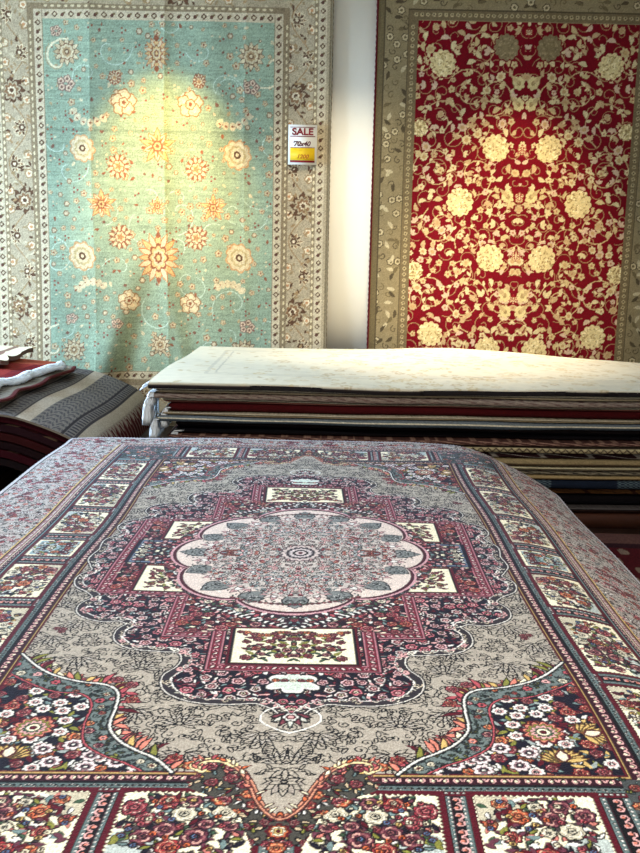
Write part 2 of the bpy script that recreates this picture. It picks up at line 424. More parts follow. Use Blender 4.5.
    floral(cv, R, .70, 1.45, PU1, PV1, .024, (PINK, SALM, WHITE, TEAL), .013, kinds='rflc', ol=BLACK)
    # ---- field: warm grey with black line drawing
    fm = (slice(0, int(FV / res)), slice(0, int(FU / res)))
    cv.rect(0, 0, FU, FV, GREY)
    cv.clip = cv.full([(-.01, -.01), (FU, -.01), (FU, FV), (-.01, FV)])
    LW = .0034
    DK = (14, 13, 16)
    LOT = darts(R, 0, .35, FU, FV, .125)
    for (x, y) in darts(R, 0, 0, FU, FV, .022):
        if min((x - p) ** 2 + (y - q) ** 2 for p, q in LOT) < .045 ** 2: continue
        k = R.random(); a = R.random() * 6.28
        if k < .6:
            for q in range(2): cv.leaf(x, y, R.uniform(.022, .036), R.uniform(.011, .015), a + q * 1.1, GREY, DK, curve=R.choice((-.4, .4)), ow=LW)
        else: cv.spiral(x, y, R.uniform(.012, .02), a, 1.3, LW, DK, R.choice((-1, 1)))
    lots = LOT
    for (x, y) in lots:
        a = PI / 2 + R.uniform(-.2, .2) + (PI if R.random() < .4 else 0); r = R.uniform(.064, .076)
        for tier, (n, L, W, sp) in enumerate(((11, 1, .25, 4.4), (7, .72, .25, 2.9), (5, .46, .22, 2.2))):
            for k in sorted(range(n), key=lambda k: -abs(k - (n - 1) / 2)):
                cv.leaf(x, y, r * L * (1 - .06 * abs(k - (n - 1) / 2)), r * W, a + (k - (n - 1) / 2) * sp / (n - 1), (176, 168, 158) if tier == 1 else GREY, DK, curve=.12 * (1 if k < n / 2 else -1), ow=.0032)
        cv.flower(x, y, .010, 6, [DK, GREY], radii=[1, .6])
    for (x, y) in ((.665, .72), (.55, 1.02)):
        for q in range(5): cv.rose(x + R.gauss(0, .012), y + R.gauss(0, .012), .013, ROSES[1], R)
    cv.clip = None
    # ---- corner pieces of the field
    co = [(.720, .88), (.66, .955), (.60, 1.005), (.53, 1.035), (.46, 1.05), (.425, 1.09), (.415, 1.17), (.41, 1.25), (.375, 1.31), (.33, 1.35), (.28, 1.385), (.235, 1.44)]
    cp = smooth_closed(co, 5, False)
    cpoly = cp + [(FU, FV), (FU, .88)]
    cv.clip = cv.full([(-.01, -.01), (FU, -.01), (FU, FV), (-.01, FV)])
    # flame leaves outside the edge
    for k in range(2, len(cp) - 1, 1):
        dx, dy = cp[k + 1][0] - cp[k][0], cp[k + 1][1] - cp[k][1]; a = math.atan2(dy, dx) + PI / 2
        cv.leaf(cp[k][0], cp[k][1], R.uniform(.035, .075), .02, a + R.uniform(-1.1, 1.1), R.choice((SALM, OLIV, BURG, CREAM, ROSE, GOLD)), R.choice((BURG, BLACK)), curve=.35)
    for (x, y) in ((.44, 1.02), (.40, 1.045), (.385, 1.12), (.24, 1.38), (.20, 1.41)): cv.rose(x, y, .02, ROSES[R.choice((0, 1, 2))], R)
    cv.poly(cpoly, (104, 116, 114))
    b, m = cv.pmask(cpoly); base = np.zeros((cv.H, cv.W), bool); base[b[2]:b[3], b[0]:b[1]] = m
    cv.clip = base
    floral(cv, R, .2, .86, FU, FV, .016, (BLACK, WHITE, (60, 70, 72)), .008, kinds='llc', ol=(30, 30, 34))
    floral(cv, R, .2, .86, FU, FV, .03, (SALM, ROSE, CREAM, PINK), .012, kinds='rfl', ol=BLACK)
    inner = [(FU, 1.0), (.65, 1.05), (.58, 1.09), (.51, 1.10), (.475, 1.15), (.47, 1.24), (.45, 1.32), (.40, 1.37), (.34, 1.405), (.30, FV), (FU, FV)]
    ip = smooth_closed(inner[:10], 5, False) + [(FU, FV)]
    cv.poly(ip, NAVY)
    fi = cv.full(ip); cv.clip = fi & base
    for (x, y) in darts(R, .3, .98, FU, FV, .017):
        cv.leaf(x, y, .034, .012, R.random() * 6.28, R.choice((TEAL, OLIV, WHITE, SALM, BURG, NAVY, GOLD, (150, 160, 158))), None, curve=.4)
    for (x, y) in darts(R, .3, .98, FU, FV, .038):
        if R.random() < .55: cv.rose(x, y, R.uniform(.016, .024), ROSES[R.choice((0, 1, 2, 0, 1))], R)
        else: cv.flower(x, y, .021, 8, [BLACK, WHITE, PINK, NAVY, WHITE], R.random(), .25, radii=[1.1, .95, .5, .35, .15])
    for x, y in ((.36, 1.40), (.42, 1.375), (.47, 1.33), (.42, 1.42), (.50, 1.40), (.53, 1.35)):
        cv.flower(x, y, .024, 8, [BLACK, (222, 206, 206), (150, 110, 120), NAVY, WHITE], .3, .25, radii=[1.12, 1, .55, .38, .18])
    for (x, y, a) in ((.60, 1.385, PI * .5), (.67, 1.27, PI * .9)):   # golden shell leaves
        for q in range(11):
            t = a + PI + (q - 5) * .27
            cv.leaf(x, y, .06, .02, t, GOLD, (110, 70, 40))
        cv.leaf(x, y, .05, .035, a + PI, (236, 214, 190), BURG)
    cv.flower(.58, 1.26, .055, 12, [BURG, SALM, OLIV, PINK, GRN, CREAM, BURG], .2, .25)
    cv.clip = base
    cv.line(ip[:-1], .009, BLACK); cv.line(ip[:-1], .005, ROSE)
    cv.clip = None
    cv.line(cp, .015, BLACK); cv.line(cp, .007, (216, 214, 208))
    # ---- centre bracket on the short side
    br = smooth_closed([(-.02, 1.605), (.015, 1.59), (.045, 1.545), (.068, 1.48), (.095, 1.425), (.135, 1.39), (.175, 1.39), (.195, 1.412), (.175, 1.43)], 5, False)
    bp = br + [(.20, 1.47), (.19, 1.50), (.12, 1.54), (.075, 1.60), (.05, 1.68), (-.02, 1.70)]
    cv.poly(bp, (70, 68, 62))
    cv.clip = cv.full(bp)
    for (x, y) in darts(R, 0, 1.38, .22, 1.70, .013): cv.leaf(x, y, .024, .010, R.random() * 6.28, R.choice((TEAL, OLIV, WHITE, BURG, GOLD, (190, 170, 140), SALM)), BLACK, curve=.3)
    for (x, y) in darts(R, 0, 1.38, .22, 1.70, .036): cv.rose(x, y, R.uniform(.011, .019), ROSES[R.choice((0, 1, 2, 1))], R)
    cv.clip = None
    vin = [(x, y) for x, y in br[:26]] + [(.12, 1.395), (-.02, 1.405)]
    cv.poly(vin, GREY); cv.clip = cv.full(vin)
    cv.palmette(0, 1.47, .06, PI / 2, [GREY, (160, 150, 140), GREY], n=9, line=DK, ow=LW); cv.palmette(0, 1.47, .045, -PI / 2, [GREY, GREY, GREY], n=7, line=DK, ow=LW)
    for q in range(5): cv.leaf(.0, 1.42, .05, .018, PI / 2 + (q - 2) * .7, GREY, DK, ow=LW); cv.leaf(.04, 1.44 - q * .02, .03, .012, q, GREY, DK, ow=LW)
    cv.clip = None
    cv.line(br, .020, (70, 30, 34)); cv.line(br[:24], .014, (206, 142, 116)); cv.line(br[22:], .019, (232, 210, 160)); cv.line(br, .003, (110, 50, 46))
    for k in range(0, len(br), 2): cv.leaf(br[k][0], br[k][1], .03, .012, R.uniform(-2.6, -.6), R.choice((SALM, ORNG, ROSE, CREAM)), BURG, curve=.3)
    cv.flower(0, 1.64, .026, 8, [BURG, ORNG, CREAM, GOLD, BURG]); cv.rose(.0, 1.69, .02, ROSES[2], R)
    # ---- the great stepped medallion
    mo = [(0, 1.175), (.025, 1.135), (.08, 1.10), (.15, 1.105), (.23, 1.10), (.29, 1.06), (.305, 1.0), (.28, .95), (.27, .90), (.28, .85), (.31, .825), (.37, .82), (.43, .81), (.47, .77), (.475, .71), (.455, .66), (.50, .615), (.56, .62), (.615, .58), (.625, .52), (.60, .46), (.63, .40), (.68, .35), (.69, .28), (.66, .22), (.68, .16), (.70, .10), (.69, 0), (.69, -.05)]
    ms = smooth_closed(mo, 5, False)
    mp = ms + [(-.05, -.05), (-.05, 1.165)]
    cv.line(ms, .066, BLACK); cv.line(ms, .060, (216, 210, 202)); cv.line(ms, .050, (48, 42, 46))
    for k in range(0, len(ms), 1):
        cv.spiral(ms[k][0] + R.uniform(-.012, .012), ms[k][1] + R.uniform(-.012, .012), .013, R.random() * 6, 1.1, .0042, R.choice(((236, 230, 214), (196, 182, 160), PINK, (226, 216, 200))))
    cv.poly(mp, NAVY)
    cv.line(ms, .005, WHITE)
    for q in range(7): cv.leaf(0, 1.175, .075 - .006 * abs(q - 3), .022, PI / 2 + (q - 3) * .42, (206, 206, 196) if q % 2 else (120, 60, 70), BLACK)
    cv.flower(0, 1.19, .022, 6, [BLACK, WHITE, BURG, PINK], radii=[1.1, .9, .6, .3]); cv.line(smooth_closed([(.0, 1.12), (.06, 1.16), (.07, 1.21), (.03, 1.25), (0, 1.265)], 4, False), .007, (226, 222, 214))
    cv.clip = cv.full(mp)
    for (x, y) in darts(R, 0, 0, .72, 1.2, .014): cv.leaf(x, y, .024, .008, R.random() * 6.28, R.choice((BURG, PINK, (176, 130, 132), WHITE, (110, 40, 54), BLACK, TEAL)), None)
    for (x, y) in darts(R, 0, 0, .72, 1.2, .037):
        cv.flower(x, y, R.uniform(.014, .020), R.choice((5, 6, 7)), [BLACK, R.choice(((226, 186, 190), (222, 206, 202), (206, 120, 132))), (110, 30, 46), R.choice((PINK, CREAM)), BLACK], R.random() * 6, .25, radii=[1.2, .95, .62, .36, .16])
    for k in range(5):
        q = [(x, y) for x, y in ms]
    # cream cartouche near the tip
    cv.flower(0, 1.005, .078, 6, [BLACK, WHITE, (196, 208, 196)], PI / 6, .35, .75, radii=[1.12, 1, .8])
    for q in range(5): cv.rose((q - 2) * .022, 1.0, .011, ROSES[R.choice((1, 2, 4))], R)
    # stepped banding
    def band(x0, y0, x1, y1, t=.05):
        cv.frame(x0, y0, x1, y1, t, (30, 12, 24)); cv.frame(x0 + .004, y0 + .004, x1 - .004, y1 - .004, t - .008, (168, 108, 118))
        cv.frame(x0 + .010, y0 + .010, x1 - .010, y1 - .010, t - .02, (120, 34, 52))
        h = t / 2
        for (xa, ya, xb, yb) in ((x0 + h, y1 - h, x1 - h, y1 - h), (x1 - h, y0 + h, x1 - h, y1 - h)):
            L = math.hypot(xb - xa, yb - ya); n = int(L / .02)
            for k in range(n + 1):
                tt = k / n; x, y = xa + (xb - xa) * tt, ya + (yb - ya) * tt
                if k % 2: cv.leaf(x - .008, y - .008, .024, .012, .8, (236, 214, 206), BLACK)
                else: cv.ell(x, y, .008, .008, 0, (214, 150, 158)); cv.ell(x, y, .004, .004, 0, BURG)
    # wide arms
    def arm(x1, y1, t):
        cv.rect(-1, -1, x1, y1, NAVY)
        for (x, y) in darts(R, 0, 0, x1, y1, .014): cv.leaf(x, y, .022, .008, R.random() * 6.28, R.choice((WHITE, PINK, BURG, (120, 130, 124))), None)
        for (x, y) in darts(R, 0, 0, x1, y1, .034): cv.flower(x, y, R.uniform(.012, .018), 6, [BLACK, R.choice(((222, 150, 156), (226, 200, 196), ROSE)), BURG, CREAM], R.random() * 6, .25, radii=[1.2, .95, .55, .25])
        band(-1, -1, x1, y1, t)
    arm(.375, .75, .045)
    arm(.635, .42, .045)
    arm(.235, .955, .045)
    cv.rect(-1, -1, .33, .70, (34, 18, 28)); cv.rect(-1, -1, .59, .375, (34, 18, 28))
    for (x, y) in darts(R, 0, 0, .6, .7, .014): 
        if (x < .33 and y < .70) or (x < .59 and y < .375):
            cv.leaf(x, y, .024, .009, R.random() * 6.28, R.choice((GRN, TEAL, PINK, CREAM, WHITE, ROSE, BURG)), None)
    for (x, y) in darts(R, 0, 0, .6, .7, .037):
        if (x < .33 and y < .70) or (x < .59 and y < .375): cv.rose(x, y, R.uniform(.016, .026), ROSES[R.choice((0, 1, 1, 3, 0))], R)
    # dark lozenge edge around cartouche
    # cream boxes
    def cbox(x0, y0, x1, y1, ground=CREAM):
        cv.rect(x0 - .012, y0 - .012, x1 + .012, y1 + .012, BURG); cv.rect(x0 - .005, y0 - .005, x1 + .005, y1 + .005, BLACK)
        cv.rect(x0, y0, x1, y1, ground)
        cv.clip = cv.full([(x0, y0), (x1, y0), (x1, y1), (x0, y1)])
        a0, a1, b0, b1 = x0 + (.028 if x0 > 0 else 0), x1 - .035, y0 + .035, y1 - .03
        for (x, y) in darts(R, a0, b0, a1, b1, .013): cv.leaf(x, y, .026, .011, R.random() * 6.28, R.choice((GRN, PURP, NAVY, OLIV, BURG)), None, curve=.3)
        for (x, y) in darts(R, a0, b0, a1, b1, .034): cv.rose(x, y, R.uniform(.012, .018), ROSES[R.choice((0, 1, 3, 1))], R)
        cv.clip = None
    cv.clip = None
    cbox(-.05, .68, .168, .905)
    cbox(.30, .155, .515, .385)
    cv.rect(.35, -1, .60, .135, NAVY); cv.rect(.35, -1, .588, .123, (104, 118, 140)); cv.rect(.35, -1, .578, .113, (34, 26, 38))
    for (x, y) in darts(R, .4, 0, .56, .1, .03): cv.rose(x, y, .017, ROSES[R.choice((1, 3, 4))], R)
    for (x, y) in darts(R, .4, 0, .58, .12, .024): cv.flower(x, y, .009, 5, [BLACK, R.choice((TEAL, PINK, CREAM, WHITE))], radii=[1.2, .85])
    # pale scalloped cartouche
    lob = []
    for k in range(0, 121):
        a = k / 120 * PI / 2
        rr = .90 + .135 * abs(math.cos(a * 4)) ** .6
        e = 1 / math.sqrt((math.cos(a) / .425) ** 2 + (math.sin(a) / .53) ** 2)
        lob.append((e * rr * math.cos(a), e * rr * math.sin(a)))
    full = lambda s: [(-.05, -.05), (lob[0][0] * s, -.05)] + [(x * s, y * s) for x, y in lob] + [(-.05, lob[-1][1] * s)]
    # pointed surround of leaves and flowers
    loz = [(-.05, -.05), (.50, -.05), (.47, .10), (.44, .24), (.36, .38), (.27, .50), (.14, .61), (.05, .66), (0, .69), (-.05, .69)]
    cv.poly(loz, (52, 26, 38)); cv.clip = cv.full(loz)
    for (x, y) in darts(R, 0, 0, .5, .7, .013): cv.leaf(x, y, .026, .010, R.random() * 6.28, R.choice((WHITE, PINK, GRN, TEAL, BLACK, ROSE)), None)
    for (x, y) in darts(R, 0, 0, .5, .7, .036): cv.rose(x, y, R.uniform(.010, .016), ROSES[R.choice((0, 1, 1, 4))], R)
    cv.clip = None
    for k in range(0, 34):
        t = k / 33; x, y = .30 * (1 - t), .49 + .19 * t
        cv.ell(x, y, .009, .007, .6, BLACK if k % 2 else WHITE)
    cv.poly(full(1.045), (196, 150, 156)); cv.poly(full(1.025), (70, 22, 34)); cv.poly(full(1.0), (212, 196, 186))
    cv.clip = cv.full(full(.985))
    ig = [(x * .80, y * .80) for x, y in lob]
    core = [(-.05, -.05), (ig[0][0], -.05)] + ig + [(-.05, ig[-1][1])]
    n = 16
    for k in range(0, 5):
        a = k * 2 * PI / n; x, y = .358 * math.cos(a), .452 * math.sin(a); d = math.atan2(y * .8, x)
        cv.leaf(x - .05 * math.cos(d), y - .05 * math.sin(d), .125, .088, d, (120, 124, 122), (40, 40, 44), ow=.004)
        for q in range(46): cv.ell(x + .01 * math.cos(d) + R.gauss(0, .022), y + .01 * math.sin(d) + R.gauss(0, .022), .0042, .0028, R.random() * 3, R.choice((BLACK, (190, 190, 186), (60, 64, 70))))
    for k in range(-1, 5):
        a = (k + .5) * 2 * PI / n; x, y = .315 * math.cos(a), .40 * math.sin(a); d = math.atan2(y * .8, x)
        cv.palmette(x, y, .066, d, [(206, 190, 182), (178, 140, 140), WHITE], n=7, line=(60, 40, 46), ow=.002)
    ig = [(x * .78, y * .78) for x, y in lob]
    core = [(-.05, -.05), (ig[0][0], -.05)] + ig + [(-.05, ig[-1][1])]
    cv.poly(core, (192, 182, 174)); cv.clip = cv.full(core)
    for (x, y) in darts(R, 0, 0, .34, .42, .0135):
        k = R.random()
        if k < .55: cv.leaf(x, y, .024, .011, math.atan2(y, x) + R.uniform(-1, 1), R.choice((WHITE, PINK, (130, 146, 146), (196, 176, 170))), R.choice((BURG, BLACK, (70, 60, 64))), curve=.2)
        elif k < .8: cv.flower(x, y, .0095, 6, [R.choice((BURG, BLACK)), R.choice((PINK, WHITE, ROSE, SALM)), BURG], radii=[1.1, .85, .35])
        else: cv.spiral(x, y, .011, R.random() * 6, 1.2, .0028, R.choice((BLACK, BURG)))
    for k in range(5):
        a = k * .393; cv.palmette(.20 * math.cos(a), .26 * math.sin(a), .045, a, [(150, 156, 156), PINK, WHITE], n=7, line=(40, 30, 36), ow=.002)
    for (x, y) in ((.25, 0), (.26, .02), (.24, .025)): cv.rose(x, y, .014, ROSES[0], R)
    cv.clip = None
    for q in range(12): cv.rose(q * .018, .488 - q * q * .0005, .009, ROSES[1], R); cv.leaf(q * .018, .478 - q * q * .0005, .016, .006, q, GRN)
    for q in range(9): cv.rose(q * .019, .885 - .012 * math.sin(q) - .17 - .0, .012, ROSES[R.choice((2, 1))], R)
    for f, c in ((.078, (90, 70, 76)), (.072, (196, 180, 174)), (.055, (50, 42, 50)), (.044, (200, 188, 186)), (.030, BLACK), (.022, (196, 180, 178)), (.010, BURG)):
        cv.flower(0, 0, f, 16, [c], 0, .14, 1.15, radii=[1])
    cv.clip = None
    q = cv.a; g = q.copy()
    e = np.zeros(q.shape[:2], bool)
    e[:, :-1] |= np.abs(g[:, 1:] - g[:, :-1]).sum(2) > 120; e[:-1] |= np.abs(g[1:] - g[:-1]).sum(2) > 120
    fld = np.abs(g - np.array(GREY)).sum(2) < 60
    q[e & ~fld] *= .56                       # every motif is woven with a dark outline
    lum = q.mean(2, keepdims=True); q[:] = lum + (q - lum) * .97; q[:] = 255 * (q / 255) ** 1.04
    top = np.concatenate([q[:, ::-1], q], 1)
    return np.concatenate([top[::-1], top], 0), UW, VW

def build_main_rug():
    img, UW, VW = make_main_design()
    H, W = img.shape[:2]
    v = -VW; rows = []
    while v < VW:
        rows.append(v); v += .010 if v < -1.78 else (.0026 if v < -.6 else (.0036 if v < .6 else .0052))
    rows = np.array(rows + [VW - 1e-4]); us = -UW + (np.arange(W) + .5) * (2 * UW / W)
    ri = np.clip(((rows + VW) / (2 * VW) * H).astype(int), 0, H - 1)
    col = img[ri]
    rr = np.random.RandomState(3); col = col * (1 + rr.normal(0, .09, col.shape[:2] + (1,)))
    U, Vv = np.meshgrid(us, rows)
    t = np.clip((U - .80) / .54, 0, 1); drop = .20 * t ** 1.7
    tb = np.clip((Vv - 1.55) / .42, 0, 1) ** 2 * np.clip((U - .55) / .79, 0, 1) ** 1.2; drop = drop + .055 * tb
    tl = np.clip((-U - 1.0) / .34, 0, 1); drop = drop + .015 * tl ** 2
    Z = .56 - drop + .003 * np.sin(U * 5 + Vv * 2) + .002 * np.sin(Vv * 7 - U * 3) + .008 * np.exp(-((Vv - 1.9) / .05) ** 2) * np.sin(U * 9)
    X = U - .06 - .012 * t ** 2 + .006 * np.sin(Vv * 4.1); Y = Vv + 3.25 + .012 * np.sin(U * 2.6)
    # a small nick where the back right corner has slipped
    P = np.stack([X, Y, Z], -1)
    o = sheet('patterned_rug', P, col, .011, (0, 0, 1), M_PILE, edge=(176, 168, 172))
    bound_edge(P, (0, 0, -.006), .006, M_BIND, o, 'pale lilac bound edge')
    tag(o, 'large grey, navy and burgundy medallion rug spread flat over the display pile in the foreground', 'rug')
build_main_rug()

# support pile under it
def slab(name, x0, x1, yf, yb, z0, z1, colfn, seed, parent=None, nx=None, lip=0.0, amp=.006, endround=.05, zoff=None, ztop=None, ybf=None, mat=None, nring=26, frontwob=.012, skew=0.0):
    """a folded rug: bulging folded front edge, soft ends; colfn(t over front 0 bottom..1 top, x, region)->rgb"""
    nx = nx or max(20, int((x1 - x0) / .007))
    xs = np.linspace(x0, x1, nx); zb = z0 + (zoff(xs) if zoff else np.zeros(nx)); zt = z1 + (ztop(xs) if ztop else np.zeros(nx)); thv = zt - zb; ybd = ybf(xs) if ybf else 0 * xs
    fw = wob(xs, seed, frontwob, 1.2) + skew * (xs - x0)
    th = z1 - z0; e = np.clip((xs - x0) / endround, 0, 1); e2 = np.clip((x1 - xs) / endround, 0, 1)
    sh = np.sqrt(np.clip(1 - (1 - np.minimum(e, e2)) ** 2, 0.02, 1))     # rounding of the ends
    nf = nring - 8; ring = []; reg = []
    for k in range(nf):
        t = k / (nf - 1); a = (t - .5) * PI * .96
        y = -math.cos(a) * th * .42 + th * .42; z = .5 + .5 * math.sin(a)
        if lip: y += lip * math.exp(-((t - .5) / .10) ** 2)
        ring.append((yf + y, z)); reg.append((0, t))
    for k in range(1, 5): ring.append((yf + th * .4 + (yb - yf - th * .4) * k / 4, 1.0)); reg.append((1, k / 4))
    for k in range(4): ring.append((yb - (yb - yf - th * .4) * k / 4, 0.0)); reg.append((2, k / 4))
    NR = len(ring); P = np.zeros((NR, nx, 3)); Cc = np.zeros((NR, nx, 3))
    for i, ((y, z), (g, t)) in enumerate(zip(ring, reg)):
        wy = fw if g == 0 or (g == 1 and t < .3) or (g == 2 and t > .9) else fw * 0
        P[i, :, 0] = xs; P[i, :, 1] = y + wy + (1 - sh) * (.03 if y < (yf + yb) / 2 else -.03)
        P[i, :, 2] = zb + thv * (.5 + (z - .5) * sh)
        if g: P[i, :, 1] += ybd * np.clip((y - yf) / (yb - yf), 0, 1)
        Cc[i] = colfn(t, xs, g)
    F = gridF(NR, nx, 0, True, True)
    V = P.reshape(-1, 3); cc = Cc.reshape(-1, 3)
    # end caps
    caps = []; off = len(V)
    for j, fl in ((0, False), (nx - 1, True)):
        c = P[:, j].mean(0); V = np.concatenate([V, [c]]); cc = np.concatenate([cc, [Cc[0, j]]])
        for i in range(NR):
            a, b = i * nx + j, ((i + 1) % NR) * nx + j
            caps.append([a, b, len(V) - 1, len(V) - 1] if fl else [b, a, len(V) - 1, len(V) - 1])
    me_F = F
    o = raw_mesh(name, V, me_F, mat or M_STACK, parent, cc)
    # add triangular caps through bmesh
    import bmesh
    bm = bmesh.new(); bm.from_mesh(o.data); bm.verts.ensure_lookup_table()
    for q in caps:
        try: bm.faces.new([bm.verts[q[0]], bm.verts[q[1]], bm.verts[q[2]]])
        except ValueError: pass
    bm.to_mesh(o.data); bm.free()
    return o
def plain(c, c2=None):
    c = np.array(c, float); c2 = np.array(c2 if c2 is not None else c, float)
    def f(t, xs, g):
        r = np.random.RandomState(int(t * 997) + 3)
        base = c if (g != 0 or t > .5) else c2
        return base[None] * (1 + r.normal(0, .05, len(xs))[:, None]) + 0 * xs[:, None]
    return f
SUP = [((118, 70, 62), 'red brown'), ((96, 92, 88), 'grey'), ((70, 26, 30), 'maroon'), ((140, 122, 96), 'tan'), ((44, 46, 62), 'navy')]
for i, (c, nm) in enumerate(SUP):
    o = slab('folded_rug', -1.20 + .012 * (i % 2), .72 - .015 * i, 1.36, 5.06 - .02 * i, .002 + i * .108, .108 + i * .108, plain(c), 60 + i, endround=.05)
    pos = ['bottom', 'second from bottom', 'middle', 'second from top', 'topmost'][i]
    tag(o, f'{nm} folded rug, {pos} in the pile beneath the big medallion rug', 'rug', 'rugs piled under the medallion rug')

# ================================================================ wide stack of folded rugs behind
def edgefn(style, c, c2, c3=(30, 26, 26)):
    c, c2, c3 = (np.array(v, float) for v in (c, c2, c3))
    def f(t, xs, g):
        n = len(xs); r = np.random.RandomState(int(t * 997) + 11)
        o = np.tile(c, (n, 1))
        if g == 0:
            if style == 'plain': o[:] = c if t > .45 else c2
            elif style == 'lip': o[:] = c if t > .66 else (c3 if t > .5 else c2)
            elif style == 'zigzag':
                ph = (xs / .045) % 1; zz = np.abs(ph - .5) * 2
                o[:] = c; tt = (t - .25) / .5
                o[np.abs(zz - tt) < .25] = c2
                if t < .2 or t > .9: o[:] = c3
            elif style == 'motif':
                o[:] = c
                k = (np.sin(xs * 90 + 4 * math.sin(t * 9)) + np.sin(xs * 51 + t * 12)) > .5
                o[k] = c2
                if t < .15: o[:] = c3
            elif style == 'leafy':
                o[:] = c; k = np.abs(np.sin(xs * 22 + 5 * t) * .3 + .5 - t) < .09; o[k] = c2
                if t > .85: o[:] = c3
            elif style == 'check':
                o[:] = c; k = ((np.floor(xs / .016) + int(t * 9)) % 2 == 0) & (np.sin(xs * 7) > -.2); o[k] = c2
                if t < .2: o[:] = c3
        return o * (1 + r.normal(0, .07, n)[:, None])
    return f
CRM = (196, 186, 160); TAN = (142, 124, 94); TAU = (134, 118, 106); DRED = (64, 15, 17); SLT = (92, 96, 98); DBR = (44, 28, 24); BLK = (16, 15, 18)
LAY = [  # thickness mm, style, colours, left x, front shift, label words
    (28, 'lip', CRM, (150, 136, 110), BLK, -.98, .01, 'cream and tan folded rug just under the pale top rug'),
    (36, 'motif', TAU, (100, 80, 72), BLK, -1.0, .0, 'mottled taupe folded rug edge near the stack top'),
    (20, 'lip', CRM, (110, 70, 60), DBR, -.93, .02, 'thin beige folded rug above the dark red one'),
    (48, 'plain', DRED, (60, 16, 18), BLK, -.90, .015, 'dark red folded rug in the upper part of the wide stack'),
    (20, 'lip', (166, 152, 128), TAN, BLK, -.94, .0, 'thin beige folded rug below the dark red one'),
    (40, 'lip', SLT, (70, 78, 84), CRM, -.96, -.01, 'slate grey folded rug above the black ones'),
    (36, 'plain', (34, 28, 28), BLK, BLK, -.86, .03, 'black brown folded rug under the slate grey rug'),
    (34, 'plain', BLK, (24, 18, 20), BLK, -.85, .035, 'near black folded rug sagging above the patterned brown edge'),
    (26, 'motif', (78, 52, 46), (146, 112, 96), BLK, -.90, .0, 'brown folded rug with small pinkish motifs on its edge'),
    (34, 'zigzag', (164, 148, 112), (60, 46, 36), (50, 38, 32), -.88, -.015, 'tan folded rug with dark zigzag braid along the edge'),
    (38, 'leafy', (44, 24, 26), (142, 134, 124), (110, 96, 76), -.85, .01, 'dark folded rug with pale leafy scrolls on its edge'),
    (42, 'plain', (140, 122, 88), (84, 70, 52), BLK, -.88, -.005, 'wide plain tan folded rug in the middle of the stack'),
    (24, 'lip', (178, 166, 132), (110, 98, 78), BLK, -.9, .0, 'thin cream folded rug with dark line below the plain tan rug'),
    (26, 'motif', (128, 118, 98), (40, 36, 34), BLK, -.86, .01, 'thin speckled cream and black folded rug edge'),
    (28, 'plain', (150, 128, 90), (110, 88, 60), BLK, -.87, .0, 'thin tan folded rug directly above the navy check rug'),
    (52, 'check', (24, 30, 42), (76, 88, 92), BLK, -.86, .0, 'navy folded rug with a pale checked weave'),
    (38, 'leafy', (90, 60, 34), (54, 30, 20), (60, 40, 26), -.85, .02, 'ochre brown folded rug under the navy check rug'),
    (72, 'plain', (18, 15, 17), BLK, BLK, -.85, .035, 'shadow gap low in the wide stack, built as a thick black slab'),  # black slab painted as the shadow gap between the lowest layers
    (28, 'lip', (74, 68, 66), DBR, BLK, -.87, .01, 'dark folded rug with grey rim, lowest of the wide stack'),
]
ZT = .832; YF, YB = 5.47, 7.36
zsc = (ZT - .03 - .10) / (sum(l[0] for l in LAY) / 1000)
xx = np.linspace(-1.2, 3, 400)
z = ZT - .03; rg = random.Random(9)
def zw_of(zz):
    f = min(1, zz / .6)
    return lambda xs: wob(xs, 77, .0045, 1.0) * f + wob(xs, 30 + int(zz * 997) % 50, .0022, 1.8) * f
YBD = lambda xs: -.42 * np.clip(xs - 1.0, 0, 3)
FR = []
for i, (mm, st, c, c2, c3, xl, fs, lab) in enumerate(LAY):
    th = mm / 1000 * zsc; z0 = z - th
    o = slab('folded_rug', xl, 2.45 + .03 * math.sin(i * 2.1), YF + fs * 1.8, YB, z0 + .0028, z - .0028, edgefn(st, c, c2, c3), 20 + i, zoff=zw_of(z0), ztop=zw_of(z), ybf=YBD, frontwob=.007, nring=24 + 8 * (st in ('zigzag', 'leafy', 'motif', 'check')), endround=.04)
    tag(o, lab, 'rug', 'folded rugs in the wide stack'); FR.append((o, xl, YF + fs, z0, z)); z = z0
b = boxes('wooden_plinth', [(-.9, 5.50, 0, 2.4, 6.6, z - .014)], M_WOOD); tag(b, 'low plain brown wooden base under the wide stack of rugs', 'plinth')

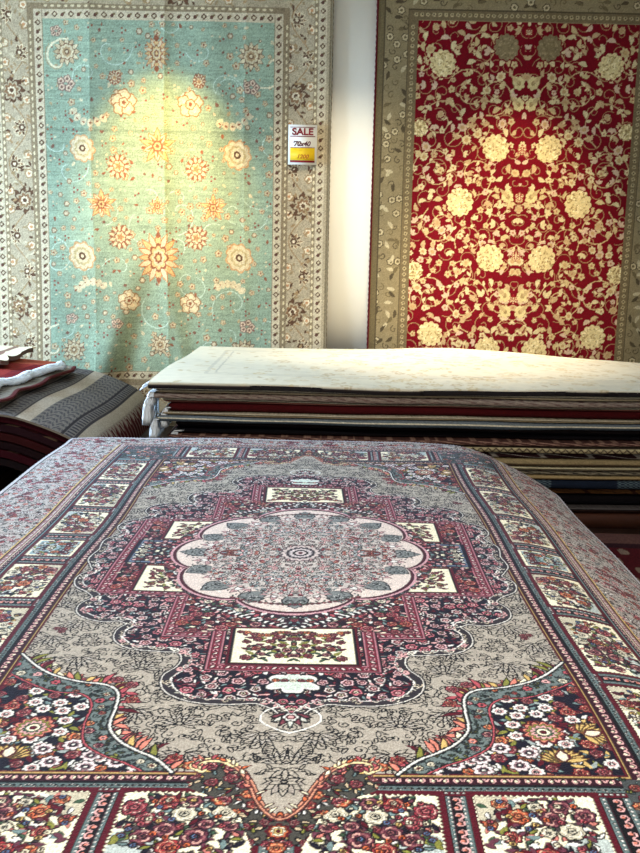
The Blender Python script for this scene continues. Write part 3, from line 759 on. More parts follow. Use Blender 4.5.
# pale top rug
def build_top():
    R = random.Random(8)
    cv = Cv(-1.02, YF - .05, 2.55, YB + .02, .006, (222, 212, 188))
    cv.frame(-1.02, YF - .05, 2.55, YB + .02, .03, (206, 196, 172)); cv.frame(-.72, YF + .3, 2.3, YB - .25, .025, (206, 196, 174)); cv.frame(-.66, YF + .36, 2.24, YB - .31, .012, (196, 186, 166))
    for (x, y) in darts(R, -1, YF, 2.5, YB, .07):
        c = R.choice(((206, 188, 152), (212, 198, 168), (200, 182, 150), (214, 204, 180)))
        if x > -.4 and R.random() < .55: cv.flower(x, y, R.uniform(.02, .05), 6, [c, (220, 206, 176)], R.random() * 6, .4)
        elif R.random() < .4: cv.leaf(x, y, .08, .03, R.random() * 6, c)
    nx, ny = 560, 190
    t = np.linspace(0, 1, ny); xs = np.linspace(-1.0, 2.5, nx)
    # front bend: rounds over the edge
    s = np.linspace(-.035, YB - YF, ny)
    yy = np.where(s < 0, YF - .012 + .012 * 0, YF - .012 + s); zz = np.where(s < 0, ZT + s * .9, ZT - .012 * np.exp(-s / .03))
    X, Yg = np.meshgrid(xs, yy); Zg = np.tile(zz[:, None], (1, nx)) + zw_of(ZT - .03)(X) + .008 + .004 * np.sin(X * 3 + Yg * 4) + .012 * np.exp(-((Yg - 6.2) / .5) ** 2)
    Yg = Yg + wob(X, 5, .006) + .012 * np.sin(X * 1.3) + YBD(X) * np.clip((Yg - YF) / (YB - YF), 0, 1)
    Zg = Zg + .03 * np.exp(-((X - .9) / .9) ** 2) * np.clip((Yg - 5.6) / 1, 0, 1) 
    X = X + .06 * np.clip((Yg - YF) / 1.8, 0, 1) * 1.0
    ii = np.clip(((Yg - cv.y0) / cv.res).astype(int), 0, cv.H - 1); jj = np.clip(((X - cv.x0) / cv.res).astype(int), 0, cv.W - 1)
    col = cv.a[ii, jj]
    col[s < -.02] = (40, 34, 34)
    o = sheet('folded_rug', np.stack([X, Yg, Zg], -1), col, .010, (0, 0, 1), M_STACK, edge=(34, 30, 30))
    tag(o, 'pale cream floral rug lying topmost on the wide stack, spotlit', 'rug', 'folded rugs in the wide stack')
    R2 = random.Random(4); S = []
    for k in range(190):
        y = YF + .01 + k * (YB - YF - .02) / 190; x0 = -1.0 + .06 * (y - YF) / 1.8
        p = [(x0 + .012, y, ZT - .006)]
        for q in range(1, 6): p.append((x0 - q * .011 + R2.uniform(-.004, .004), y + R2.uniform(-.01, .01), ZT - .004 - q * q * .0016))
        S.append(p)
    strands('fringe', S, .0035, M_FRINGE, o)
build_top()
# hanging fringes at left end of the stack
Rf = random.Random(12)
for (idx, n, ln) in ((0, 130, .09), (1, 190, .17), (3, 130, .12), (5, 150, .12), (7, 90, .08), (9, 90, .08)):
    o, xl, yf, z0, z1 = FR[idx]; S = []
    for k in range(n):
        y = yf + .012 + Rf.random() ** 2 * .35; x = xl + .012; zz = (z0 + z1) / 2
        p = [(x + .03, y, zz)]; dx = Rf.uniform(.35, 1.5)
        for q in range(1, 7): p.append((x - .034 * dx * (1 - math.exp(-q * .6)) + Rf.uniform(-.003, .003), y - .012 * q / 3 + Rf.uniform(-.004, .004), zz - ln * (q / 6) ** 1.6))
        S.append(p)
    f = strands('fringe', S, .0042, M_FRINGE, o); f['label'] = 'white cotton fringe'

# ================================================================ teal hanging rug
def build_teal():
    R = random.Random(21)
    X0, X1, Z0, Z1 = -2.60, .035, .16, 3.70
    TG = (126, 139, 115); TB = (154, 138, 110); BR = (84, 58, 40); CRE = (196, 178, 146); TB2 = (124, 106, 80)
    cv = Cv(X0, Z0, X1, Z1, .0055, TB)
    fx0, fx1, fz0, fz1 = -2.155, -.405, .60, 3.265
    # guards
    def strip(xa, za, xb, zb, vert):
        cv.rect(xa, za, xb, zb, (178, 162, 132)); L = (zb - za) if vert else (xb - xa); n = int(L / .062); wd = (xb - xa) if vert else (zb - za)
        for k in range(n):
            t = (k + .5) * L / n; x, y = ((xa + xb) / 2, za + t) if vert else (xa + t, (za + zb) / 2)
            if k % 2: cv.flower(x, y, wd * .36, 4, [BR, (178, 162, 132)], 0, .3, radii=[1, .5])
            else: cv.leaf(x - .015, y - .015, .04, .026, .8, (86, 56, 44)); cv.ell(x + .012, y + .01, .01, .008, 0, (110, 90, 60))
    def dashes(xa, za, xb, zb, vert, c):
        cv.rect(xa, za, xb, zb, TB2); L = (zb - za) if vert else (xb - xa); n = int(L / .05)
        for k in range(n):
            t = (k + .5) * L / n; x, y = ((xa + xb) / 2, za + t) if vert else (xa + t, (za + zb) / 2)
            cv.ell(x, y, .008 if vert else .015, .015 if vert else .008, 0, c)
    m = .045
    for (a, vert) in ((X1 - .075, True), (fx1 + .0, True), (X0 + .03, True), (fx0 - .07, True)):
        pass
    for _ in range(0): pass
    LN = (140, 112, 78)
    def bord(xc, zc, r, vertical):
        cols = [BR, (128, 96, 66), (94, 64, 46)]
        k = R.random(); a = R.choice((0, PI)) if vertical else R.choice((PI / 2, -PI / 2))
        cv.palmette(xc, zc, r, a, cols, n=7, line=(196, 176, 140)); cv.flower(xc, zc, r * .42, 6, [TB, BR, CRE], radii=[1, .8, .35])
    def band(xa, za, xb, zb, vert):
        L = (zb - za) if vert else (xb - xa); n = int(L / .27); c = (xa + xb) / 2 if vert else (za + zb) / 2
        pts = []
        for k in range(n * 8):
            t = k / 8 * L / n; o = .075 * math.sin(k / 8 * PI * 2 / 2)
            pts.append((c + o, za + t) if vert else (xa + t, c + o))
        cv.line(pts, .009, LN)
        for k in range(n):
            t = (k + .5) * L / n; o = -.035 * (1 if k % 2 else -1)
            x, y = (c + o, za + t) if vert else (xa + t, c + o)
            if k % 3 == 0:
                r = .09
                cv.flower(x, y, r, 8, [BR, TB, (120, 88, 60), CRE, BR], .2, .3, radii=[1, .82, .62, .36, .18])
                for q in range(8): cv.leaf(x + r * .7 * math.cos(q * .785), y + r * .7 * math.sin(q * .785), .05, .03, q * .785, BR)
            else: bord(x, y, .085, vert)
            for s in (-1, 1):
                xx_, yy_ = (c - o * 2.2, y + s * .07) if vert else (x + s * .07, c - o * 2.2)
                cv.flower(xx_, yy_, .034, 5, [LN, CRE, (168, 120, 80)], R.random() * 6, radii=[1.1, .8, .4])
        for _ in range(int(L / .014)):
            t = R.random() * L; o = R.uniform(-.12, .12); x, y = (c + o, za + t) if vert else (xa + t, c + o)
            cv.leaf(x, y, R.uniform(.03, .055), .018, R.random() * 6.28, R.choice((LN, BR, (136, 114, 82), (178, 162, 130))), curve=.3)
    band(X1 - .345, Z0, X1 - .13, Z1, True); band(X0 + .13, Z0, fx0 - .12, Z1, True)
    band(X0 + .4, fz1 + .13, X1 - .4, Z1 - .1, False); band(X0 + .4, Z0 + .1, X1 - .4, fz0 - .13, False)
    for g, (a, b, c, d) in enumerate(((X0 + .045, X0 + .105, X1 - .105, X1 - .045),)):
        strip(a, Z0, b, Z1, True); strip(c, Z0, d, Z1, True); strip(a, Z1 - .1, d, Z1 - .045, False); strip(a, Z0 + .045, d, Z0 + .1, False)
    for xa, xb in ((X0 + .11, X0 + .135), (X1 - .14, X1 - .11)): dashes(xa, Z0 + .1, xb, Z1 - .1, True, (196, 178, 140))
    cv.frame(X0, Z0, X1, Z1, .025, (112, 98, 74))
    # inner guard around the field
    cv.rect(fx0 - .115, fz0 - .115, fx1 + .115, fz0, TB2); cv.rect(fx0 - .115, fz1, fx1 + .115, fz1 + .115, TB2); cv.rect(fx0 - .115, fz0, fx0, fz1, TB2); cv.rect(fx1, fz0, fx1 + .115, fz1, TB2)
    dashes(fx1 + .075, fz0, fx1 + .112, fz1, True, (190, 172, 134)); dashes(fx0 - .112, fz0, fx0 - .075, fz1, True, (190, 172, 134)); dashes(fx0, fz1 + .075, fx1, fz1 + .112, False, (190, 172, 134))
    strip(fx0 - .066, fz0 - .07, fx0 - .004, fz1 + .066, True); strip(fx1 + .004, fz0 - .07, fx1 + .066, fz1 + .066, True)
    strip(fx0, fz1 + .004, fx1, fz1 + .066, False); strip(fx0, fz0 - .066, fx1, fz0 - .004, False)
    # field with wool abrash
    cv.rect(fx0, fz0, fx1, fz1, TG)
    j0, j1 = int((fz0 - Z0) / cv.res), int((fz1 - Z0) / cv.res); i0, i1 = int((fx0 - X0) / cv.res), int((fx1 - X0) / cv.res)
    rr = np.random.RandomState(1); st = rr.normal(0, .013, (j1 - j0, 1, 1)); st = (st + np.roll(st, 1, 0) + np.roll(st, 2, 0)) ; fine = rr.normal(0, .03, (j1 - j0, (i1 - i0) // 18 + 1, 1)).repeat(18, 1)[:, :i1 - i0]
    ab = wob(np.linspace(0, 8, j1 - j0), 6, .035)[:, None, None]
    cv.a[j0:j1, i0:i1] *= (1 + st + fine + ab)
    cv.clip = np.zeros((cv.H, cv.W), bool); cv.clip[j0:j1, i0:i1] = True
    PX = 7.95e-3
    RUST = (124, 74, 52); GO = (182, 152, 104); IV = (180, 164, 130)
    def at(px, py): return wallpt(px, py, 7.57)
    # thin vines
    for _ in range(34):
        x, y = R.uniform(fx0, fx1), R.uniform(fz0, fz1)
        cv.spiral(x, y, R.uniform(.08, .2), R.random() * 6, R.uniform(.4, .8), .006, (164, 176, 156), R.choice((-1, 1)))
    # tiny scattered sprigs
    for (x, y) in darts(R, fx0 + .02, fz0 + .02, fx1 - .02, fz1 - .02, .068):
        k = R.random(); s = R.uniform(.013, .028)
        if k < .34: cv.flower(x, y, s, 5, [(142, 112, 80), (172, 156, 122), RUST], R.random() * 6, .35, radii=[1.15, .85, .35])
        elif k < .6:
            for q in range(3): cv.ell(x + .018 * math.cos(q * 2.1), y + .018 * math.sin(q * 2.1), .008, .008, 0, R.choice((RUST, IV, (120, 60, 52))))
        elif k < .8: cv.leaf(x, y, s * 1.7, s * .9, R.random() * 6.28, R.choice((IV, (150, 130, 96), RUST)))
        elif k < .88: cv.leaf(x, y, s * 1.4, s, R.random() * 6.28, (110, 74, 60))
        else: cv.flower(x, y, s, 6, [(120, 96, 72), (176, 160, 130)], radii=[1, .6])
    def big(px, py, r, kind):
        x, y = at(px, py); r *= PX
        if kind == 'a':   # ring of petals round a scalloped heart
            for q in range(12): cv.leaf(x + r * .42 * math.cos(q * .5236), y + r * .42 * math.sin(q * .5236), r * .62, r * .36, q * .5236, IV if q % 2 else (168, 146, 112), (104, 78, 58))
            cv.flower(x, y, r * .6, 8, [(112, 84, 60), IV, (150, 124, 90), (100, 72, 52), IV], .1, .2, radii=[1.05, .9, .62, .36, .18])
        elif kind == 'b': # rust leaved rosette
            for q in range(11): cv.leaf(x + r * .35 * math.cos(q * .571), y + r * .4 * math.sin(q * .571), r * .72, r * .34, q * .571, IV, RUST); cv.leaf(x + r * .6 * math.cos(q * .571 + .28), y + r * .66 * math.sin(q * .571 + .28), r * .34, r * .18, q * .571 + .28, RUST)
            cv.flower(x, y, r * .5, 7, [RUST, IV, GO, RUST, IV], .3, .25, 1.1, radii=[1.05, .85, .55, .32, .18])
            for q in range(5): cv.leaf(x, y, r * .4, r * .14, q * 1.257, (150, 110, 76))
        elif kind == 'c': # rose
            for q in range(5): cv.flower(x + r * .5 * math.cos(q * 1.257 + .3), y + r * .5 * math.sin(q * 1.257 + .3), r * .5, 5, [(130, 92, 60), IV, (206, 180, 140)], radii=[1.08, .88, .4])
            cv.flower(x, y, r * .42, 5, [(130, 84, 56), IV, RUST], radii=[1, .8, .4])
        elif kind == 'd': # star with gold petals
            for q in range(10): cv.leaf(x, y, r * (1.1 if q % 2 == 0 else .92), r * .42, q * .628 + .314, IV if q % 2 else GO, (150, 100, 64)); cv.leaf(x, y, r * .7, r * .12, q * .628 + .314, RUST if q % 2 else None, (150, 100, 64))
            cv.flower(x, y, r * .34, 6, [RUST, GO, RUST])
        elif kind == 'e': # tall ornate palmette
            for q in range(16):
                a = q * PI / 8; cv.leaf(x + .3 * r * math.cos(a), y + .4 * r * math.sin(a), r * (.75 + .3 * abs(math.sin(a))), r * .34, a, IV if q % 2 else GO, (160, 100, 62))
            cv.flower(x, y, r * .55, 8, [RUST, GO, IV, RUST, GO], 0, .25, 1.4)
            cv.leaf(x, y + r, .05, .04, PI / 2, RUST); cv.leaf(x, y - r, .05, .04, -PI / 2, RUST)
        elif kind == 'p': # boteh with eye
            cv.flower(x, y, r, 9, [(166, 128, 88), IV, (156, 138, 98), IV, BR, IV], .6, .16, 1.12, radii=[1.05, .92, .66, .5, .26, .12])
        elif kind == 'g': # grey clumps
            for q in range(5): cv.flower(x + r * .6 * math.cos(q * 1.3), y + r * .5 * math.sin(q * 1.3), r * .42, 5, [(116, 92, 80), (186, 160, 132), (112, 84, 70)], radii=[1.1, .8, .4])
    for a in [(66, 51, 13, 'a'), (251, 56, 13, 'a'), (156, 53, 11, 'e'), (123, 102, 13, 'c'), (190, 104, 13, 'c'), (82, 148, 12, 'p'), (237, 155, 13, 'p'), (157, 146, 17, 'd'), (118, 166, 12, 'b'), (196, 169, 12, 'b'),
              (101, 204, 14, 'd'), (213, 208, 13, 'd'), (157, 206, 9, 'd'), (120, 237, 12, 'b'), (196, 238, 12, 'b'), (82, 256, 13, 'p'), (239, 258, 13, 'p'), (158, 258, 19, 'e'), (129, 301, 11, 'c'), (190, 304, 11, 'c'),
              (160, 346, 11, 'a'), (75, 349, 12, 'a'), (65, 83, 9, 'g'), (251, 87, 8, 'g'), (247, 326, 8, 'g'), (245, 349, 11, 'a'), (114, 77, 7, 'b'), (199, 81, 7, 'b'), (55, 30, 6, 'g'), (118, 324, 6, 'g'), (72, 318, 6, 'g')]: big(*a)
    def arc(px, py, r, a0, a1, flip):
        x, y = at(px, py); r *= PX; n = 6
        for k in range(n):
            a = a0 + (a1 - a0) * k / (n - 1)
            cx_, cy_ = x + r * math.cos(a), y + r * math.sin(a)
            cv.ell(cx_, cy_, .032, .024, a, IV); cv.leaf(cx_ - .012, cy_, .03, .014, a + PI / 2, RUST)
    arc(90, 102, 19, 3.6, 5.4, 1); arc(231, 106, 19, 4.1, 5.8, 1); arc(93, 300, 18, .9, 2.5, 1); arc(228, 302, 18, .7, 2.2, 1)
    for (cx_, cy_, a) in ((52, 60, 1.2), (262, 66, 4.3), (50, 345, 1.5)):
        x, y = at(cx_ + 8, cy_); cv.spiral(x, y, .17, a, .6, .014, (196, 184, 150)); cv.spiral(x, y, .15, a + 1, .5, .006, (150, 126, 92))
    cv.clip = None
    H, W = cv.a.shape[:2]
    X, Z = np.meshgrid(cv.xs, cv.ys)
    low = np.clip((1.7 - Z) / 1.4, 0, 1)
    Y = 7.605 - .004 - .006 * (1 + np.sin(X * 6.5 + .6)) - .004 * (1 + np.sin(X * 14 + Z * .6))
    Y = Y - .055 * low ** 1.5 * (1 + np.sin(X * 3.3 + 1.6 + .5 * Z)) * .9
    cr = X - (-1.75 + (Z - .6) * .30); Y = Y - .05 * np.exp(-(cr / .11) ** 2) * low ** .7 + .03 * np.exp(-((cr - .2) / .09) ** 2) * low
    cr = X - (-1.1 - (Z - .6) * .16); Y = Y - .035 * np.exp(-(cr / .08) ** 2) * low
    for xs_, am in ((-1.80, .010), (-1.235, .014), (-.62, .007)): Y = Y - am * np.exp(-np.abs(X - xs_ - .01 * np.sin(Z * 2)) / .045)
    Y = np.minimum(Y, 7.612)
    Zp = Z + .012 * low * np.sin(X * 3.3)
    col = cv.a * (1 + rr.normal(0, .085, (H, W, 1)))
    P = np.stack([X, Y, Zp], -1); o = sheet('hanging_rug', P, col, .008, (0, -1, 0), M_HANG, edge=(120, 104, 84)); bound_edge(P, (0, .002, 0), .006, M_BINDT, o)
    tag(o, 'sea green floral rug with tan border hanging on the left of the back wall', 'rug', None)
build_teal()

# ================================================================ red hanging rug
def build_red():
    R = random.Random(31)
    X0, X1, Z0, Z1 = .365, 2.665, .20, 3.63
    RED = (104, 6, 18); TA = (130, 114, 82); TB = (100, 86, 58); IV = (196, 176, 130); DT = (76, 64, 44)
    cxm = (X0 + X1) / 2
    cv = Cv(X0, Z0, cxm, Z1, .0055, TA)
    fx0, fz0, fz1 = .680, .52, 3.315
    R2 = random.Random(2)
    for (x, y) in darts(R2, X0 + .04, Z0 + .04, cxm, Z1 - .04, .055):
        if x < .60 or y > 3.39 or y < .45:
            k = R2.random()
            if k < .4: cv.leaf(x, y, .07, .028, R2.random() * 6.28, R2.choice((TB, DT, (176, 160, 124))), curve=.3)
            elif k < .7: cv.spiral(x, y, .03, R2.random() * 6, 1, .007, R2.choice((DT, TB)), R2.choice((1, -1)))
            else: cv.flower(x, y, .03, 6, [DT, (178, 160, 122), TB], R2.random() * 6, radii=[1.1, .85, .4])
    cv.frame(X0, Z0, 9, Z1, .012, (96, 14, 22)); cv.frame(X0 + .012, Z0 + .012, 9, Z1 - .012, .045, TB); cv.frame(X0 + .057, Z0 + .057, 9, Z1 - .057, .008, DT)
    g0 = .60; cv.frame(g0, fz0 - .08, 9, fz1 + .08, .078, (108, 92, 64)); cv.frame(g0, fz0 - .08, 9, fz1 + .08, .008, DT)
    L = [(.64, z_ * .045 + fz0) for z_ in range(0, 62)] + [(.66 + k * .045, fz1 + .04) for k in range(20)]
    for (x, y) in L: cv.flower(x, y, .016, 4, [(160, 142, 104), DT], R.random(), radii=[1, .4])
    cv.rect(fx0, fz0, 9, fz1, RED)
    cv.clip = cv.full([(fx0, fz0), (cxm + .1, fz0), (cxm + .1, fz1), (fx0, fz1)])
    def at(px, py):
        x, z_ = wallpt(px, py, 7.6); return x, z_
    # scroll vines with leaves
    vines = []
    for (px, py, r, t, sg) in [(440, 120, 24, 1.5, 1), (470, 90, 22, 1.4, -1), (435, 170, 22, 1.6, -1), (475, 175, 20, 1.3, 1), (500, 205, 16, 1.2, 1), (440, 225, 20, 1.5, 1), (470, 240, 16, 1.2, -1), (430, 295, 22, 1.5, -1), (465, 300, 24, 1.7, 1),
                              (500, 300, 17, 1.3, -1), (455, 345, 18, 1.4, 1), (495, 95, 20, 1.3, 1), (480, 130, 16, 1.3, -1), (505, 235, 16, 1.2, -1), (480, 45, 18, 1.2, 1), (425, 60, 15, 1.1, 1), (460, 270, 14, 1.2, 1), (505, 330, 14, 1.1, 1)]:
        x, y = at(px, py); cv.spiral(x, y, r * .0079, R.random() * 6, t, .008, (180, 152, 106), sg, leafc=IV, ll=.045)
    for (x, y) in darts(R, fx0, fz0, cxm, fz1, .11): cv.spiral(x, y, R.uniform(.05, .085), R.random() * 6, 1.15, .0058, (150, 116, 78), R.choice((-1, 1)))
    for (x, y) in darts(R, fx0, fz0, cxm, fz1, .066):
        k = R.random(); a = R.random() * 6.28; s = R.uniform(.8, 1.15); c = R.choice((IV, (184, 160, 112), (176, 146, 104), (190, 160, 130)))
        if k < .36:
            cv.leaf(x, y, .068 * s, .034 * s, a, c, None, curve=R.choice((-.6, .6)))
        elif k < .62: cv.flower(x, y, .025 * s, 5, [c, (150, 100, 70)], a, .3, radii=[1, .3])
        elif k < .86:
            for q in (-1, 0, 1): cv.leaf(x, y, .046 * s, .024 * s, a + q * .8, c)
        else: cv.flower(x, y, .03 * s, 7, [c, (170, 136, 92)], a, .25, 1.2, radii=[1, .5])
    def bigf(x, y, r, dim=False):
        c1 = (202, 180, 128) if not dim else (124, 106, 74)
        cv.flower(x, y, r * 1.12, 12, [RED], 0, .1, radii=[1])
        cv.flower(x, y, r, 12, [c1, c1], R.random(), .14, 1.05, radii=[1, .78])
        for q in range(60):
            t, u = R.random() * 6.28, r * .86 * R.random() ** .5
            cv.leaf(x + u * math.cos(t), y + u * math.sin(t), .022, .012, R.random() * 6.28, R.choice(((164, 140, 92), (222, 204, 156), (142, 116, 74)) if not dim else ((112, 96, 66), (146, 126, 90))))
    for (px, py, r, d) in [(443, 63, 12.5, 0), (507, 47, 12, 1), (496, 148, 13, 0), (460, 202, 13.5, 0), (490, 258, 13.5, 0), (430, 334, 12.5, 0), (487, 350, 13, 0), (420, 128, 8, 0), (414, 271, 9, 0)]:
        x, y = at(px, py)
        if px > 480: x = cxm - abs(cxm - x)
        bigf(x, y, r * .0079, d)
    for (py, r) in ((32, 5), (150, 6), (197, 6), (256, 6), (300, 6)):
        x, y = at(516, py); x = cxm
        cv.palmette(x, y, r * .0085, PI / 2, [IV, (200, 176, 128), IV], n=5, line=(130, 30, 30)); cv.palmette(x, y, r * .0085, -PI / 2, [IV, (200, 176, 128), IV], n=5, line=(130, 30, 30))
    for dx_, py in ((.055, 83), (.05, 104), (.09, 197), (.07, 296), (.06, 312)):
        cv.flower(cxm - dx_, at(516, py)[1], .045, 7, [(196, 176, 122), (150, 124, 80)], .4, .22, 1.2, radii=[1, .4]); cv.leaf(cxm - dx_, at(516, py)[1], .09, .03, 2.4, (176, 150, 104))
    for k in range(0, 0):   # central stem
        cv.leaf(cxm - .004, fz0 + k * .07, .045, .018, PI * .75, IV)
    cv.clip = None
    a = np.concatenate([cv.a, cv.a[:, ::-1]], 1)
    H, W = a.shape[:2]; xs = X0 + (np.arange(W) + .5) * (X1 - X0) / W
    X, Z = np.meshgrid(xs, cv.ys)
    Y = 7.618 - .003 * (1 + np.sin(X * 5)) - .003 * (1 + np.sin(X * 11 + Z))
    rr = np.random.RandomState(8); a = a * (1 + rr.normal(0, .06, (H, W, 1)))
    P = np.stack([X, Y, Z], -1); o = sheet('hanging_rug', P, a, .008, (0, -1, 0), M_HANG, edge=(110, 20, 28)); bound_edge(P, (0, .002, 0), .007, M_BINDR, o, 'dark red bound edge')
    tag(o, 'deep red rug with cream floral scrolls hanging on the right of the back wall', 'rug')
build_red()

# ================================================================ pile of rugs at the left
PROF = [(-2.9, .70), (-2.4, .70), (-2.05, .69), (-1.85, .675), (-1.72, .655), (-1.60, .615), (-1.48, .565), (-1.40, .52), (-1.34, .45), (-1.305, .36), (-1.295, .26)]
def prof_pts(off, n, cut=1.0):
    p = smooth_closed(PROF, 8, False); P = np.array(p)
    T = np.gradient(P, axis=0); T /= np.linalg.norm(T, axis=1)[:, None]; N = np.stack([-T[:, 1], T[:, 0]], 1)
    Q = P + N * off
    d = np.concatenate([[0], np.cumsum(np.linalg.norm(np.diff(Q, axis=0), axis=1))])
    s = np.linspace(0, d[-1] * cut, n)
    return np.stack([np.interp(s, d, Q[:, 0]), np.interp(s, d, Q[:, 1])], 1), s
def drape(name, off, yf, yb, thick, colfn, lab, n=240, m=120, cut=1.0, edge=(110, 100, 90), skew=0, mod=None):
    Q, s = prof_pts(off, n, cut)
    ys = np.linspace(yf, yb, m)
    S, Yg = np.meshgrid(s, ys); X = np.tile(Q[:, 0], (m, 1)); Z = np.tile(Q[:, 1], (m, 1))
    Yg = Yg + skew * (S - s[-1]) + .015 * np.sin(S * 5)
    Z = Z + .006 * np.sin(Yg * 5 + S * 3); X = X + .01 * np.sin(Yg * 3)
    if mod: X, Yg, Z = mod(X, Yg, Z)
    P = np.stack([X, Yg, Z], -1); o = sheet(name, P, colfn(S, Yg, s[-1]), thick, (.25, 0, .95), M_STACK, edge=edge)
    tag(o, lab, 'rug', 'rugs heaped on the left'); return o
def grey_cols(S, Y, L):
    d = L - S                                  # distance from the right edge
    r = np.random.RandomState(4); c = np.zeros(S.shape + (3,)); c[:] = (120, 112, 104)
    def setm(a, b, col): c[(d >= a) & (d < b)] = col
    setm(0, .21, (74, 26, 30)); k = (d < .21) & (np.sin(Y * 60) * .03 + .16 < d); c[k] = (150, 138, 124)
    k = (d < .2) & (np.sin(Y * 90 + d * 60) > .55); c[k] = (120, 90, 84)
    setm(.21, .285, (168, 156, 138)); setm(.285, .30, (62, 58, 60)); setm(.30, .36, (112, 106, 102))
    k = (d > .305) & (d < .355) & (np.sin(Y * 110) > .1); c[k] = (60, 58, 62); setm(.36, .375, (52, 48, 50))
    k = (d > .375) & (d < .56); c[k] = (116, 110, 104)
    k = (d > .375) & (d < .56) & (np.sin(Y * 70 + 3 * np.sin(d * 90)) * np.sin(d * 130) > .15); c[k] = (78, 74, 76)
    setm(.56, .64, (170, 156, 138)); setm(.64, .655, (72, 66, 64)); setm(.655, .76, (104, 98, 94))
    k = (d > .665) & (d < .75) & (np.sin(Y * 95) * np.sin(d * 70) > .2); c[k] = (62, 58, 60)
    setm(.76, .775, (66, 60, 60)); setm(.775, .90, (146, 132, 118)); setm(.90, .95, (84, 40, 40)); setm(.95, 1.6, (120, 108, 98))
    k = (d > .96) & (np.sin(Y * 40) * .5 + .5 > ((d - .96) / .12 % 1)); c[k] = (76, 70, 68)
    return c * (1 + r.normal(0, .07, S.shape)[..., None])
def dark_cols(base, acc, acc2):
    def f(S, Y, L):
        r = np.random.RandomState(6); c = np.zeros(S.shape + (3,)); c[:] = base
        k = np.sin(S * 28 + np.sin(Y * 17)) * np.sin(Y * 31) > .62; c[k] = acc
        k = np.sin(S * 17 + 2) * np.sin(Y * 23 + 1) > .8; c[k] = acc2
        return c * (1 + r.normal(0, .08, S.shape)[..., None])
    return f
drape('folded_rug', 0, 5.28, 7.15, .012, grey_cols, 'grey rug with striped borders draped over the left pile', n=420, m=380, edge=(128, 118, 104), skew=0.0)
und = [(-.014, .10, (66, 18, 26), (30, 60, 90), (120, 60, 60), 'maroon rug with blue touches directly under the draped grey rug'),
       (-.062, .05, (46, 22, 28), (110, 90, 70), (70, 30, 30), 'dark plum rug second below the draped grey rug'),
       (-.112, .03, (60, 20, 22), (50, 20, 24), (120, 80, 60), 'brick red rug in the middle of the left pile'),
       (-.162, .06, (34, 18, 22), (70, 24, 26), (60, 50, 44), 'blackish rug low in the left pile'),
       (-.212, .04, (60, 16, 24), (90, 70, 60), (30, 24, 30), 'deep wine rug second lowest of the left pile'),
       (-.262, .07, (30, 22, 24), (60, 40, 34), (50, 20, 20), 'dark brown rug lowest of the left pile')]
for i, (off, yo, b1, b2, b3, lab) in enumerate(und):
    o = drape('folded_rug', off, 5.28 + yo * .35, 7.1, .040, dark_cols(b1, b2, b3), lab, n=90, m=60, cut=.97 - .02 * i, edge=tuple(int(v * .8 + 6) for v in b1))
# solid bolster of further folded rugs inside
for i in range(3):
    o = slab('folded_rug', -2.85, -1.95 + .02 * i, 5.45, 7.0, .002 + i * .11, .108 + i * .11, plain([(50, 20, 26), (60, 44, 36), (36, 26, 36)][i]), 90 + i)
    tag(o, ['wine coloured', 'brown', 'dark violet'][i] + ' folded rug filling the ' + ['bottom', 'middle', 'top'][i] + ' of the left pile core', 'rug', 'rugs heaped on the left')
# upper rugs of the left pile
def flat_rug(name, pts4, z0, colfn, lab, th=.02, wav=.006, edge=(110, 90, 80), n=160, m=120, sag=0.0):
    """quad corner points (a near-left, b near-right, c far-right, d far-left)"""
    a, b, c, d = (np.array(p, float) for p in pts4)
    u = np.linspace(0, 1, n); v = np.linspace(0, 1, m); U, V = np.meshgrid(u, v)
    P2 = (a * (1 - U)[..., None] + b * U[..., None]) * (1 - V)[..., None] + (d * (1 - U)[..., None] + c * U[..., None]) * V[..., None]
    Z = z0 + wav * np.sin(V * 22 + U * 3) * U ** 4 * 1.4 + wav * .5 * np.sin(U * 12) - sag * U ** 5
    X = P2[..., 0] + .022 * np.sin(V * 17) * U ** 3
    o = sheet(name, np.stack([X, P2[..., 1], Z], -1), colfn(U, V), th, (0, 0, 1), M_STACK, edge=edge)
    tag(o, lab, 'rug', 'rugs heaped on the left'); return o, X, P2[..., 1], Z
def redc(U, V):
    r = np.random.RandomState(2); c = np.zeros(U.shape + (3,)); c[:] = (122, 40, 34); c[(U > .90)] = (98, 26, 28); c[V > .8] = (140, 66, 46)
    c[U < .62] = (116, 34, 34)
    return c * (1 + r.normal(0, .06, U.shape)[..., None])
def taupec(U, V):
    r = np.random.RandomState(5); c = np.zeros(U.shape + (3,)); c[:] = (120, 112, 100)
    k = (U > .86) & (U < .96) & (((V * 26) % 1) < (.96 - U) / .10); c[k] = (70, 56, 52); c[U > .975] = (84, 36, 36)
    return c * (1 + r.normal(0, .07, U.shape)[..., None])
flat_rug('folded_rug', [(-2.9, 5.32), (-1.84, 5.36), (-1.77, 6.9), (-2.9, 7.05)], .742, taupec, 'taupe rug with dark triangle edging lying over the draped grey rug', th=.014, sag=.012, wav=.003, edge=(84, 40, 38))
o, X, Yq, Z = flat_rug('folded_rug', [(-2.9, 5.36), (-2.03, 5.45), (-1.86, 6.75), (-2.9, 6.95)], .790, redc, 'brick red rug with white wavy fringe on top of the left pile', th=.022, sag=.01)
S = []; Rg = random.Random(3)
for k in range(230):
    j = min(X.shape[0] - 1, int(k / 230 * X.shape[0])); x, y, zz = X[j, -1], Yq[j, -1], Z[j, -1]
    p = [(x - .01, y, zz - .004)]
    for q in range(1, 5): p.append((x + q * .014 + Rg.uniform(-.004, .004), y + Rg.uniform(-.012, .012), zz + .004 - q * q * .0022))
    S.append(p)
f = strands('fringe', S, .006, M_FRINGE, o); f['label'] = 'thick white fringe'
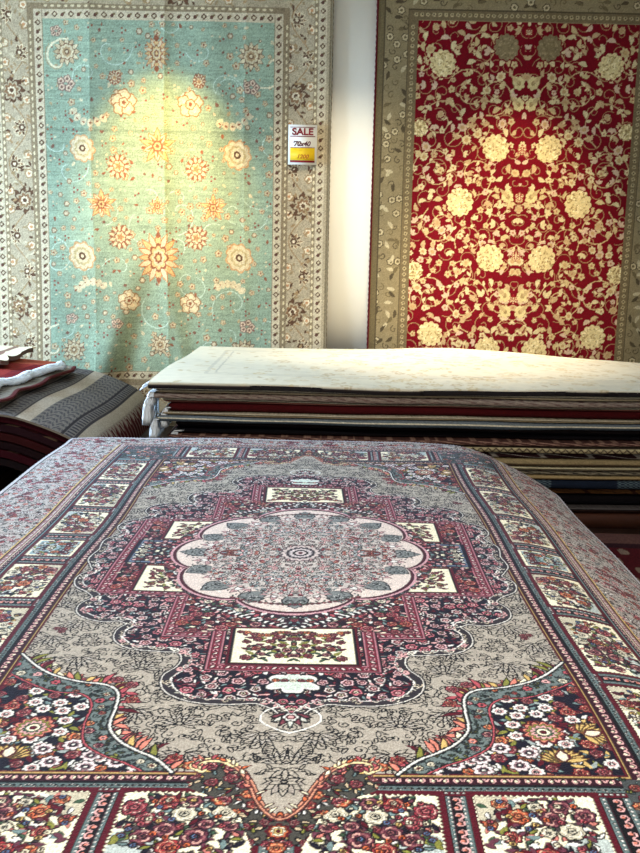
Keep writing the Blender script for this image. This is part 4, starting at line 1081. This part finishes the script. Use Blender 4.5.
def creamc(U, V):
    r = np.random.RandomState(9); c = np.zeros(U.shape + (3,)); c[:] = (196, 180, 150); c[(U > .8) & (U < .86)] = (120, 90, 76)
    return c * (1 + r.normal(0, .06, U.shape)[..., None])
flat_rug('folded_rug', [(-2.9, 6.2), (-2.12, 6.25), (-2.15, 7.1), (-2.9, 7.1)], .846, creamc, 'cream rug at the back of the left pile by the green wall rug', th=.03)

# maroon rug on the floor by the stack
def floorc(U, V):
    r = np.random.RandomState(12); c = np.zeros(U.shape + (3,)); c[:] = (64, 18, 22)
    k = np.sin(U * 90) * np.sin(V * 40) > .5; c[k] = (110, 92, 78); k = (V > .9); c[k] = (84, 56, 50); c[(V > .86) & (V < .9)] = (40, 20, 24)
    return c * (1 + r.normal(0, .07, U.shape)[..., None])
u = np.linspace(0, 1, 300); v = np.linspace(0, 1, 120); U, V = np.meshgrid(u, v)
P = np.stack([1.0 + U * 2.3, 3.4 + V * 1.95, .014 + 0 * U + .003 * np.sin(U * 9)], -1)
o = sheet('floor_rug', P, floorc(U, V), .012, (0, 0, 1), M_STACK, edge=(120, 90, 80))
tag(o, 'maroon patterned rug lying on the floor to the right of the display pile', 'rug')

# ================================================================ sale tag
def build_tag():
    M_PAPER = new_mat('tag_paper', (206, 202, 192), .6); M_RED = new_mat('tag_red_ink', (110, 10, 24), .6); M_YEL = new_mat('tag_yellow', (206, 168, 24), .6); M_INK = new_mat('tag_pen_ink', (70, 14, 34), .6)
    xa, za = wallpt(288.5, 124.5, 7.55); xb, zb = wallpt(316.5, 165, 7.55); yf = 7.548
    root = boxes('sale_tag', [(xa, yf, zb, xb, yf + .004, za)], M_PAPER)
    tag(root, 'white, red and yellow paper SALE tag pinned to the green rug border', 'tag')
    W, H = xb - xa, za - zb
    def bar(name, u0, v0, u1, v1, m): 
        boxes(name, [(xa + u0 * W, yf - .0015, zb + v0 * H, xa + u1 * W, yf - .0002, zb + v1 * H)], m, root)
    bar('red_line', .06, .93, .94, .945, M_RED); bar('red_line', .06, .70, .94, .72, M_RED); bar('red_line', .07, .425, .93, .437, M_RED)
    bar('yellow_panel', .07, .11, .93, .42, M_YEL); bar('red_line', .07, .055, .93, .105, M_RED)
    def text(name, s, u, v, size, m, sx=1, shear=0, off=.0):
        cu = bpy.data.curves.new(name, 'FONT'); cu.body = s; cu.size = size; cu.extrude = .0006; cu.align_x = 'CENTER'; cu.align_y = 'CENTER'; cu.shear = shear; cu.offset = off
        t = bpy.data.objects.new(name, cu); C.objects.link(t); dg = bpy.context.evaluated_depsgraph_get(); dg.update()
        me = bpy.data.meshes.new_from_object(t.evaluated_get(dg)); bpy.data.objects.remove(t)
        me.materials.clear(); me.materials.append(m)
        o = bpy.data.objects.new(name, me); C.objects.link(o); o.parent = root
        o.location = (xa + u * W, yf - .0012, zb + v * H); o.rotation_euler = (PI / 2, 0, 0); o.scale = (sx, 1, 1)
    text('sale_lettering', 'SALE', .5, .82, H * .235, M_RED, 1.12, 0, .0022)
    text('handwritten_size', "'70x40", .45, .52, H * .17, M_INK, 1.0, .3, .0014)
    M_PEN = new_mat('tag_faint_pen', (150, 84, 20), .6)
    text('handwritten_price', '1200', .5, .20, H * .14, M_PEN, 1.1, .3, .0012)
build_tag()
